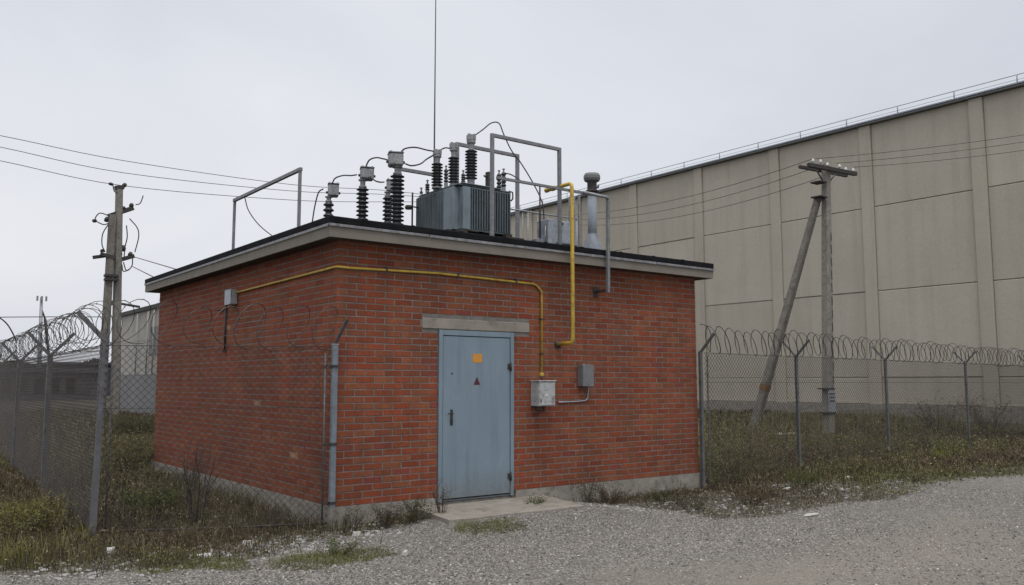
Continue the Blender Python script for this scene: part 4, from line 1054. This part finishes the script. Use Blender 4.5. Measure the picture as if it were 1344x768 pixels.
def zone(x, y, keep, hlo, hhi, w, green=0, lean=.5, leafy=.6, clump=True):
    v = veg_at(x+rng.normal(0,.16,len(x)),y+rng.normal(0,.22,len(x))); pr = np.clip(v,0,1)**1.3*keep
    if clump: pr = pr*np.clip(.62+.75*wob(x,y,1.7,8.)+.35*wob(x,y,5.,4.),.12,1.2)
    k = (rng.random(len(x))<pr)&outside(x,y)&step(x,y); x=x[k];y=y[k];v=v[k]; n=len(x)
    hs = np.clip(.8+.55*wob(x,y,1.1,1.),.35,1.5)*(.45+.55*v)
    h = rng.uniform(hlo,hhi,n)*hs; P = np.stack([x,y,gz(x,y)-.01],1); col = palette(x,y,green)
    ww = w*np.clip(np.hypot(x,y)/11,1,3.0)*rng.uniform(.6,1.3,n)
    parts.append(blades(P,h,ww,col,lean))
    m_ = rng.random(n)<leafy; Q = P[m_].copy(); Q[:,2] += h[m_]*rng.uniform(.15,1,m_.sum()); Q[:,:2] += rng.normal(0,.02,(m_.sum(),2))
    parts.append(leaves(Q, rng.uniform(.008,.02,m_.sum())*np.clip(np.hypot(Q[:,0],Q[:,1])/11,1,2.6), palette(Q[:,0],Q[:,1],green)*1.1))
zone(*scatter(-1.5,4.8,8.6,14,1900),1,.04,.27,.007,.02,.7)
zone(*scatter(-2,4.8,14,24,900),1,.08,.32,.008,.1)
zone(*scatter(-4,12,24,55,170),1,.15,.45,.014,.0)
zone(*scatter(11.3,22,8.2,16,1250),1,.04,.26,.007,-.1,.7)
zone(*scatter(22,34,8.5,20,420),1,.06,.24,.010,-.05)
zone(*scatter(11.4,22,16,30,320),1,.06,.24,.010,-.05)
zone(*scatter(22,40,20,45,110),1,.12,.4,.016,.0)
zone(*scatter(.5,22,7.2,10.5,1900),.95,.02,.13,.005,.0,.8)
def stalks(x0,x1,y0,y1,dens,lo,hi,w,cols):
    x,y = scatter(x0,x1,y0,y1,dens); k = (rng.random(len(x))<np.clip(veg_at(x,y),0,1)**3*np.clip(.35+1.1*wob(x,y,1.9,12.),.03,1.3))&outside(x,y)&step(x,y); x=x[k];y=y[k];n=len(x)
    col = cols[rng.integers(0,len(cols),n)]*rng.uniform(.7,1.25,n)[:,None]; h = rng.uniform(lo,hi,n); P = np.stack([x,y,gz(x,y)-.01],1)
    parts.append(blades(P,h,w*np.clip(np.hypot(x,y)/11,1,2.5),col,.35))
    Q = np.repeat(P,7,0); hh = np.repeat(h,7); Q[:,2] += hh*rng.uniform(.45,1.0,len(Q)); Q[:,:2] += rng.normal(0,.022,(len(Q),2)); parts.append(leaves(Q,rng.uniform(.007,.016,len(Q))*np.clip(np.hypot(Q[:,0],Q[:,1])/11,1,2.3),np.repeat(col,7,0)*1.15))
SC = np.array([STRAW*.8,BROWN*1.1,OLIVE*1.2,GREEN*1.15])
stalks(-1.5,4.7,9.2,17,60,.22,.55,.005,SC); stalks(-2,4.7,17,26,30,.3,.7,.006,SC); stalks(11.5,24,8.8,18,55,.22,.5,.006,SC); stalks(18,38,14,24,14,.35,.8,.010,SC); stalks(4.8,11.4,8.9,9.75,110,.12,.34,.004,SC[:3]); stalks(9,19,8,10.6,60,.10,.30,.005,SC)
V_,F_,c_ = join(*parts); tag(np_mesh('weeds_and_grass',V_,F_,'grass',c_),'dry weeds and short grass covering the yard and verge','grass',None,'stuff')
# bright low tufts in the gravel
parts = []
for poly in (Z_green1,Z_green2,Z_green3):
    A = np.array(poly); x,y = scatter(A[:,0].min(),A[:,0].max(),A[:,1].min(),A[:,1].max(),4200)
    k = pip(x+.10*wob(x,y,6.,2.),y+.10*wob(y,x,6.,4.),poly)&(rng.random(len(x))<np.clip(.55+.9*wob(x,y,4.,6.),.08,1)); x=x[k];y=y[k]; n=len(x)
    h = rng.uniform(.02,.075,n); col = np.where(rng.random(n)[:,None]<.72,np.array([.15,.18,.045]),STRAW)*rng.uniform(.6,1.3,n)[:,None]
    parts.append(blades(np.stack([x,y,gz(x,y)-.005],1),h,np.full(n,.0045),col,.8))
# green growth in the far left corner
x,y = scatter(-1.5,2.6,9.3,13,1300); k = (wob(x,y,1.4,7.)+rng.normal(0,.25,len(x))>.15)&(veg_at(x,y)>.8)&(x<2.2); x=x[k];y=y[k];n=len(x)
col = np.array([.21,.20,.05])*rng.uniform(.6,1.35,n)[:,None]; parts.append(blades(np.stack([x,y,gz(x,y)-.01],1),rng.uniform(.08,.32,n),np.full(n,.007),col,.6))
V_,F_,c_ = join(*parts); tag(np_mesh('green_grass_tufts',V_,F_,'grass',c_),'brighter green grass tufts spreading over the gravel edge','grass',None,'stuff')

# individual plants
def shrub(name, x, y, R, H, label, cat, cols, nst=14, nl=2500, leaf=.018, bare=False, lowcut=.0, group=None, seed=1, sr=.004):
    rd = random.Random(seed); z = float(gz(np.array([x]),np.array([y]))[0])
    t = thing(name,(x,y,z),label,cat,group); m = MB(); tips = []
    for i in range(nst):
        an = rd.uniform(0,2*PI); q = rd.uniform(.15,1)**.6; hh = H*rd.uniform(.55,1)
        e_ = Vector((x+math.cos(an)*R*q, y+math.sin(an)*R*q, z+hh)); s = Vector((x+math.cos(an)*R*.15,y+math.sin(an)*R*.15,z-.02))
        md = s.lerp(e_,.5)+Vector((rd.uniform(-.1,.1)*R,rd.uniform(-.1,.1)*R,H*.06)); pts = arc([s,md,e_],4)
        m.tube(pts,[sr*(1-.6*k/(len(pts)-1)) for k in range(len(pts))],5); tips.append(pts)
        for b_ in range(rd.randint(2,5)):
            k = rd.randint(2,len(pts)-1); p = pts[k]; l_ = H*rd.uniform(.12,.3); dv = Vector((rd.uniform(-1,1),rd.uniform(-1,1),rd.uniform(.2,1.2))).normalized()
            pp = [p,p+dv*l_*.5+Vector((0,0,.01)),p+dv*l_]; m.tube(pp,[sr*.5,sr*.4,sr*.2],4); tips.append(pp)
    m.build('stem','twig',t)
    if not bare and nl:
        rg = np.random.default_rng(seed); Pn = []
        for i in range(nl):
            L_ = tips[rd.randrange(len(tips))]; k = rd.random()**.7*(len(L_)-1); i0 = int(min(k,len(L_)-2)); p = L_[i0].lerp(L_[i0+1],k-i0); Pn.append(tuple(p))
        Pn = np.array(Pn)+rg.normal(0,R*.07+.008,(nl,3)); Pn[:,2] = np.maximum(Pn[:,2],z+lowcut)
        cc = np.array([cols[rd.randrange(len(cols))] for _ in range(nl)])*rg.uniform(.6,1.35,nl)[:,None]
        V_,F_,c_ = leaves(Pn,rg.uniform(.5,1.2,nl)*leaf,cc); np_mesh('foliage',V_-np.array([x,y,z]),F_,'leaf',c_,3,False,t)
    return t
def gpt(px,py): q = onz(px,py,G); return q.x,q.y
YG=(.20,.185,.055); OG=(.085,.085,.03); BR=(.085,.055,.035); DG=(.04,.055,.02); RB=(.10,.045,.035); BG=(.10,.14,.03)
x,y = gpt(262,689); shrub('bare_bush',x,y+.1,.58,1.02,'leafless dark bush with thin twigs behind the fence panel near the side wall','bush',[BR],8,420,.010,sr=.009,seed=3)
x,y = gpt(248,664); shrub('bare_bush',x,y+.1,.35,.9,'second leafless bush further back against the side wall','bush',[BR],9,120,.012,sr=.009,seed=8)
x,y = gpt(172,622); shrub('leafy_shrub',x,y,.75,.72,'rounded yellow-green shrub growing left of the side wall','shrub',[YG,OG,STRAW*.8],46,9000,.022,seed=4)
x,y = gpt(178,580); shrub('leafy_shrub',x,y,1.0,.75,'brownish shrub farther back in the yard below the left utility pole','shrub',[OG,BR,DG],40,6000,.03,seed=5)
x,y = gpt(207,676); shrub('leafy_shrub',x,y+.2,.5,.30,'low dark green plant spreading near the foot of the side wall','plant',[BG,DG,OG],30,3500,.018,seed=6)
x,y = gpt(22,705); shrub('leafy_shrub',x,y,.75,.42,'tangled yellow-green growth at the lower left edge outside the long fence','shrub',[YG,OG,YG,BR],44,5200,.014,seed=7)
specs = [((700,676),.22,.10,'thin line of small weeds along the front edge of the concrete step',[OG,BG],500),
 ((908,668),.35,.20,'low brown weed patch on the gravel in front of the hut right corner',[BR,OG],1300),
 ((985,662),.40,.22,'loose rusty weeds on the gravel before the first right fence post',[RB,BR,OG],1300),
 ((1200,632),.30,.16,'pale dry weed tuft on the gravel in front of the third right fence post',[STRAW*.8,OG],700),
 ((445,728),.25,.14,'small green weed tuft on the gravel below the corner post',[BG,OG],700),
 ((215,742),.30,.16,'brownish weed tuft on the gravel in the lower left',[BR,OG,YG],900),
 ((505,697),.20,.30,'dark reddish-brown weed clump against the plinth left of the door',[DG,BR,RB],800),
 ((548,694),.26,.26,'leafy dark weed clump on the gravel just left of the concrete step',[OG,DG,BR],1200),
 ((580,690),.16,.36,'dry red-brown stalks at the left corner of the concrete step',[RB,STRAW*.7],300),
 ((462,700),.20,.28,'sparse weeds by the footing of the blue-grey corner post',[OG,BR],400),
 ((770,663),.24,.42,'tall dry weed stalks at the right end of the concrete step',[BR,DG],500),
 ((800,661),.30,.24,'bushy brown weeds against the plinth right of the step',[OG,BR,RB],1100),
 ((352,703),.12,.42,'single dark upright stalk by the bottom wire of the fence panel',[BR],120),
 ((870,657),.30,.12,'low dark weeds on the gravel in front of the right plinth',[DG,OG],700),
 ((1050,640),.32,.26,'green weed tuft at the foot of the second post of the right fence',[BG,OG],1400),
 ((1245,606),.45,.28,'yellow-green flowering weed near the fourth post of the right fence',[(.30,.32,.04),OG,BG],1600),
 ((1070,655),.12,.22,'small dark upright weed alone on the gravel verge',[DG,BR],160),
 ((1130,625),.4,.30,'brown bushy weed between the second and third right fence posts',[BR,OG],1200)]
for i,((px,py),R_,H_,lab,cl,nl) in enumerate(specs):
    x,y = gpt(px,py); shrub('weed_clump',x,min(y, 9.76-R_*.5) if px<905 else y,R_,H_,lab,'weed',cl,16 if nl>200 else 5,nl,.012,group='weeds sprouting around the hut and fence',seed=20+i,sr=.003)
for i,((px,py),lab) in enumerate((((1232,572),'tall dry grass stalks close to the warehouse plinth, left of the fourth fence post'),((1300,575),'tall dry grass stalks close to the warehouse plinth at the right edge'))):
    x,y = gpt(px,py-6); shrub('dry_stalks',x,y,1.2,1.25,lab,'weed',[STRAW*.6,BR],30,900,.03,seed=50+i,sr=.008)
# distant treeline
n = 42000; hx_ = rng.uniform(0,1,n); xa, xb = gxy(-200,150), gxy(235,150); X_t = xa+(xb-xa)*hx_
ht = 4.3+1.0*(wob(X_t,X_t*0+3,.35)+.6*wob(X_t,X_t*0+1,1.3)); Zt = rng.uniform(0,1,n)**.6*np.clip(ht,3.5,7.5); P = np.stack([X_t,150+rng.normal(0,2.5,n),Zt],1)
cc = np.where(rng.random(n)[:,None]<.5,np.array([.055,.055,.045]),np.array([.075,.065,.055]))*rng.uniform(.6,1.3,n)[:,None]
V_,F_,c_ = leaves(P,rng.uniform(.25,.55,n),cc); tag(np_mesh('far_treeline',V_,F_,'leaf',c_),'dark band of distant trees along the left horizon','trees',None,'stuff')

# ------------------------------------------------------------------ gravel stones
def stones(x, y, s, col, name, label, flat=.62):
    ph = (1+5**.5)/2
    base = np.array([(-1,ph,0),(1,ph,0),(-1,-ph,0),(1,-ph,0),(0,-1,ph),(0,1,ph),(0,-1,-ph),(0,1,-ph),(ph,0,-1),(ph,0,1),(-ph,0,-1),(-ph,0,1)])/1.9
    fc = np.array([(0,11,5),(0,5,1),(0,1,7),(0,7,10),(0,10,11),(1,5,9),(5,11,4),(11,10,2),(10,7,6),(7,1,8),(3,9,4),(3,4,2),(3,2,6),(3,6,8),(3,8,9),(4,9,5),(2,4,11),(6,2,10),(8,6,7),(9,8,1)])
    n = len(x); B = base[None]*rng.uniform(.72,1.25,(n,12,1)); an = rng.uniform(0,2*PI,n); ca, sa = np.cos(an), np.sin(an)
    B = B*np.stack([np.ones(n),rng.uniform(.6,1,n),rng.uniform(.4,.8,n)*flat/.62],1)[:,None,:]
    X = B[...,0]*ca[:,None]-B[...,1]*sa[:,None]; Y = B[...,0]*sa[:,None]+B[...,1]*ca[:,None]
    V = np.stack([X,Y,B[...,2]],2)*s[:,None,None]+np.stack([x,y,gz(x,y)+s*.15],1)[:,None,:]
    F = (fc[None]+(np.arange(n)*12)[:,None,None]).reshape(-1,3)
    o = np_mesh(name,V.reshape(-1,3),F,'pebble',np.repeat(col,12,0)); tag(o,label,'gravel',None,'stuff')
x,y = scatter(-1,15,3,10.0,2300)
vd = _F.x*x+_F.y*y; sd = _R.x*x+_R.y*y
k = (vd>6.6)&(vd<16)&(np.abs(sd)<vd*.66)&outside(x,y)&step(x,y); x=x[k];y=y[k];vd=vd[k]
v = veg_at(x,y); dd_ = pip(x,y,Z_dirt)*.5; k = (rng.random(len(x))<np.clip(1.15-v,.12,1)*(1-dd_)*np.clip(.65+.9*wob(x,y,.9,4.),.10,1))&(rng.random(len(x))<np.clip(9.5/vd,.3,1)**1.5); x=x[k];y=y[k]; n=len(x); print('stones',n)
tone = np.clip(rng.normal(.235,.09,n),.05,.55); tone[rng.random(n)<.03] *= 1.7
col = tone[:,None]*np.array([1.06,.965,.87])*1.04*rng.uniform(.97,1.03,(n,3))
stones(x,y,rng.uniform(.005,.0095,n)*rng.choice([1,1,1,1,1.3,1.7],n),col,'loose_gravel','loose grey crushed stone lying over the yard')
# pale rubble on the verges
cx_=[];cy_=[]
for (px,py),sp,nn in (((425,672),.55,60),((300,655),.5,40),((200,612),.8,30),((470,700),.6,60),((420,712),.7,120),((300,725),.8,80),((1240,596),1.2,70),((1180,612),1.3,60),((1000,640),1.1,60),((90,690),.7,60),((860,665),.7,60),((60,755),.9,90),((350,668),.6,110),((200,735),.9,110),((950,668),.9,90),((1120,640),1.2,110),((1290,612),1.4,110)):
    q = onz(px,py,G); cx_.append(rng.normal(q.x,sp,nn)); cy_.append(rng.normal(q.y,sp*.5,nn))
x = np.concatenate(cx_); y = np.concatenate(cy_); k = outside(x,y)&step(x,y); x=x[k];y=y[k]; n=len(x)
stones(x,y,rng.uniform(.014,.040,n),rng.uniform(.22,.42,n)[:,None]*np.array([1.,.97,.92]),'pale_rubble','scattered pale broken stones among the weeds',.5)

def scrap(name, px, py, sx, sy, h, mat, label, cat, seed):
    rd = random.Random(seed); q = onz(px,py,G); m = MB(); n_ = 9; top_=[]; bot=[]
    for i in range(n_):
        an = 2*PI*i/n_; r_ = rd.uniform(.75,1.1); bot.append((q.x+math.cos(an)*sx*r_,q.y+math.sin(an)*sy*r_,G-.01+.02)); top_.append((q.x+math.cos(an)*sx*r_*.75,q.y+math.sin(an)*sy*r_*.75,G+.01+h*rd.uniform(.7,1.1)))
    m.add(bot+top_+[(q.x,q.y,G+h*1.15)],[(i,(i+1)%n_,n_+(i+1)%n_,n_+i) for i in range(n_)]+[(n_+i,n_+(i+1)%n_,2*n_) for i in range(n_)]+[tuple(range(n_))[::-1]]); m.recalc=True
    o = tag(m.build(name,mat,None,(q.x,q.y,G)),label,cat); o.rotation_euler = (0,0,rd.uniform(-.3,.3))
scrap('plastic_scrap',145,729,.065,.05,.07,'white','crumpled white plastic scrap on the ground below the left fence','litter',1)
scrap('stone',267,732,.085,.05,.03,'white','flat white stone on the gravel edge in the lower left','stone',2)
scrap('paper_scrap',183,699,.05,.035,.02,'white','small pinkish white scrap lying under the fence panel','litter',3)
scrap('stone',468,704,.055,.05,.045,'stone','round pale stone on the gravel left of the weed clumps','stone',4)
scrap('stone',532,730,.03,.03,.045,'stone','small upright pale stone beside the green grass patch','stone',5)
scrap('stone',325,715,.09,.05,.035,'stone','pale broken stone by the fence bottom left of centre','stone',6)
scrap('concrete_fragment',1064,677,.22,.05,.02,'stone','long flat pale slab fragment lying on the gravel at right','rubble',7)
scrap('concrete_fragment',1033,643,.12,.05,.03,'white','flat white fragment in the weeds in front of the right fence','rubble',8)
scrap('concrete_fragment',1112,628,.22,.08,.03,'white','white fragment lying below the third post of the right fence','rubble',9)
scrap('concrete_fragment',1138,619,.24,.09,.03,'white','white fragment just beyond the one below the third post','rubble',10)
scrap('concrete_fragment',1290,596,.28,.12,.05,'white','larger white rubble piece right of the fourth fence post','rubble',11)
scrap('concrete_fragment',1031,571,.55,.2,.06,'white','white fragment in the grass between strut and utility pole','rubble',12)

# ------------------------------------------------------------------ light, world, camera
sc = bpy.context.scene
w = bpy.data.worlds.new('World'); sc.world = w; w.use_nodes = True; nt = w.node_tree
bg = nt.nodes['Background']; bg.inputs[1].default_value = .1
sky = nt.nodes.new('ShaderNodeTexSky'); sky.sky_type = 'NISHITA'; sky.sun_disc = False
SUN_EL, SUN_AZ = 66, 205      # azimuth clockwise from +Y
sky.sun_elevation = math.radians(SUN_EL); sky.sun_rotation = math.radians(SUN_AZ); sky.dust_density = 4; sky.air_density = 1.5
hs = nt.nodes.new('ShaderNodeHueSaturation'); hs.inputs['Saturation'].default_value = .35; nt.links.new(sky.outputs[0],hs.inputs['Color'])
tc = nt.nodes.new('ShaderNodeTexCoord'); sx = nt.nodes.new('ShaderNodeSeparateXYZ'); nt.links.new(tc.outputs['Generated'],sx.inputs[0])
el = ramp(nt, sx.outputs[2], [(0,(.74,.755,.80)),(.12,(.77,.79,.84)),(.42,(.71,.74,.80)),(.62,(.98,1.01,1.07)),(1,(2.0,2.03,2.09))])
mp = nt.nodes.new('ShaderNodeMapping'); mp.inputs['Scale'].default_value = (1,1,2.6); nt.links.new(tc.outputs['Generated'],mp.inputs['Vector'])
cl = ramp(nt, noise(nt,1.5,6,.5,mp.outputs[0],dist=.5), [(.3,(.83,.845,.875)),(.5,(.96,.965,.975)),(.7,(1.07,1.06,1.045))])
gx = mix(nt,1.0,el,cl,'MULTIPLY')
sc10 = nt.nodes.new('ShaderNodeVectorMath'); sc10.operation='SCALE'; sc10.inputs[3].default_value = 10.4; nt.links.new(gx,sc10.inputs[0])
fin = mix(nt,.93,hs.outputs[0],sc10.outputs[0]); nt.links.new(fin,bg.inputs[0])
sl_ = bpy.data.lights.new('sun','SUN'); sl_.energy = 1.2; sl_.angle = math.radians(18); sl_.color = (1,.965,.92)
so_ = bpy.data.objects.new('sun',sl_); C.objects.link(so_)
az, elv = math.radians(SUN_AZ), math.radians(SUN_EL); sd_ = Vector((math.sin(az)*math.cos(elv),math.cos(az)*math.cos(elv),math.sin(elv)))
so_.rotation_euler = sd_.to_track_quat('Z','Y').to_euler(); so_.location = sd_*30
cam = bpy.data.cameras.new('camera'); co_ = bpy.data.objects.new('camera',cam); C.objects.link(co_); sc.camera = co_
cam.sensor_width = 36; cam.lens = f/1344*36; cam.clip_start = .1; cam.clip_end = 3000
co_.matrix_world = Matrix.Translation((0,0,CH)) @ Matrix((_R,_U,-_F)).transposed().to_4x4()
sc.view_settings.view_transform = 'Standard'; sc.view_settings.look = 'None'; sc.view_settings.exposure = 0; sc.view_settings.gamma = 1
sc.render.engine = 'CYCLES'
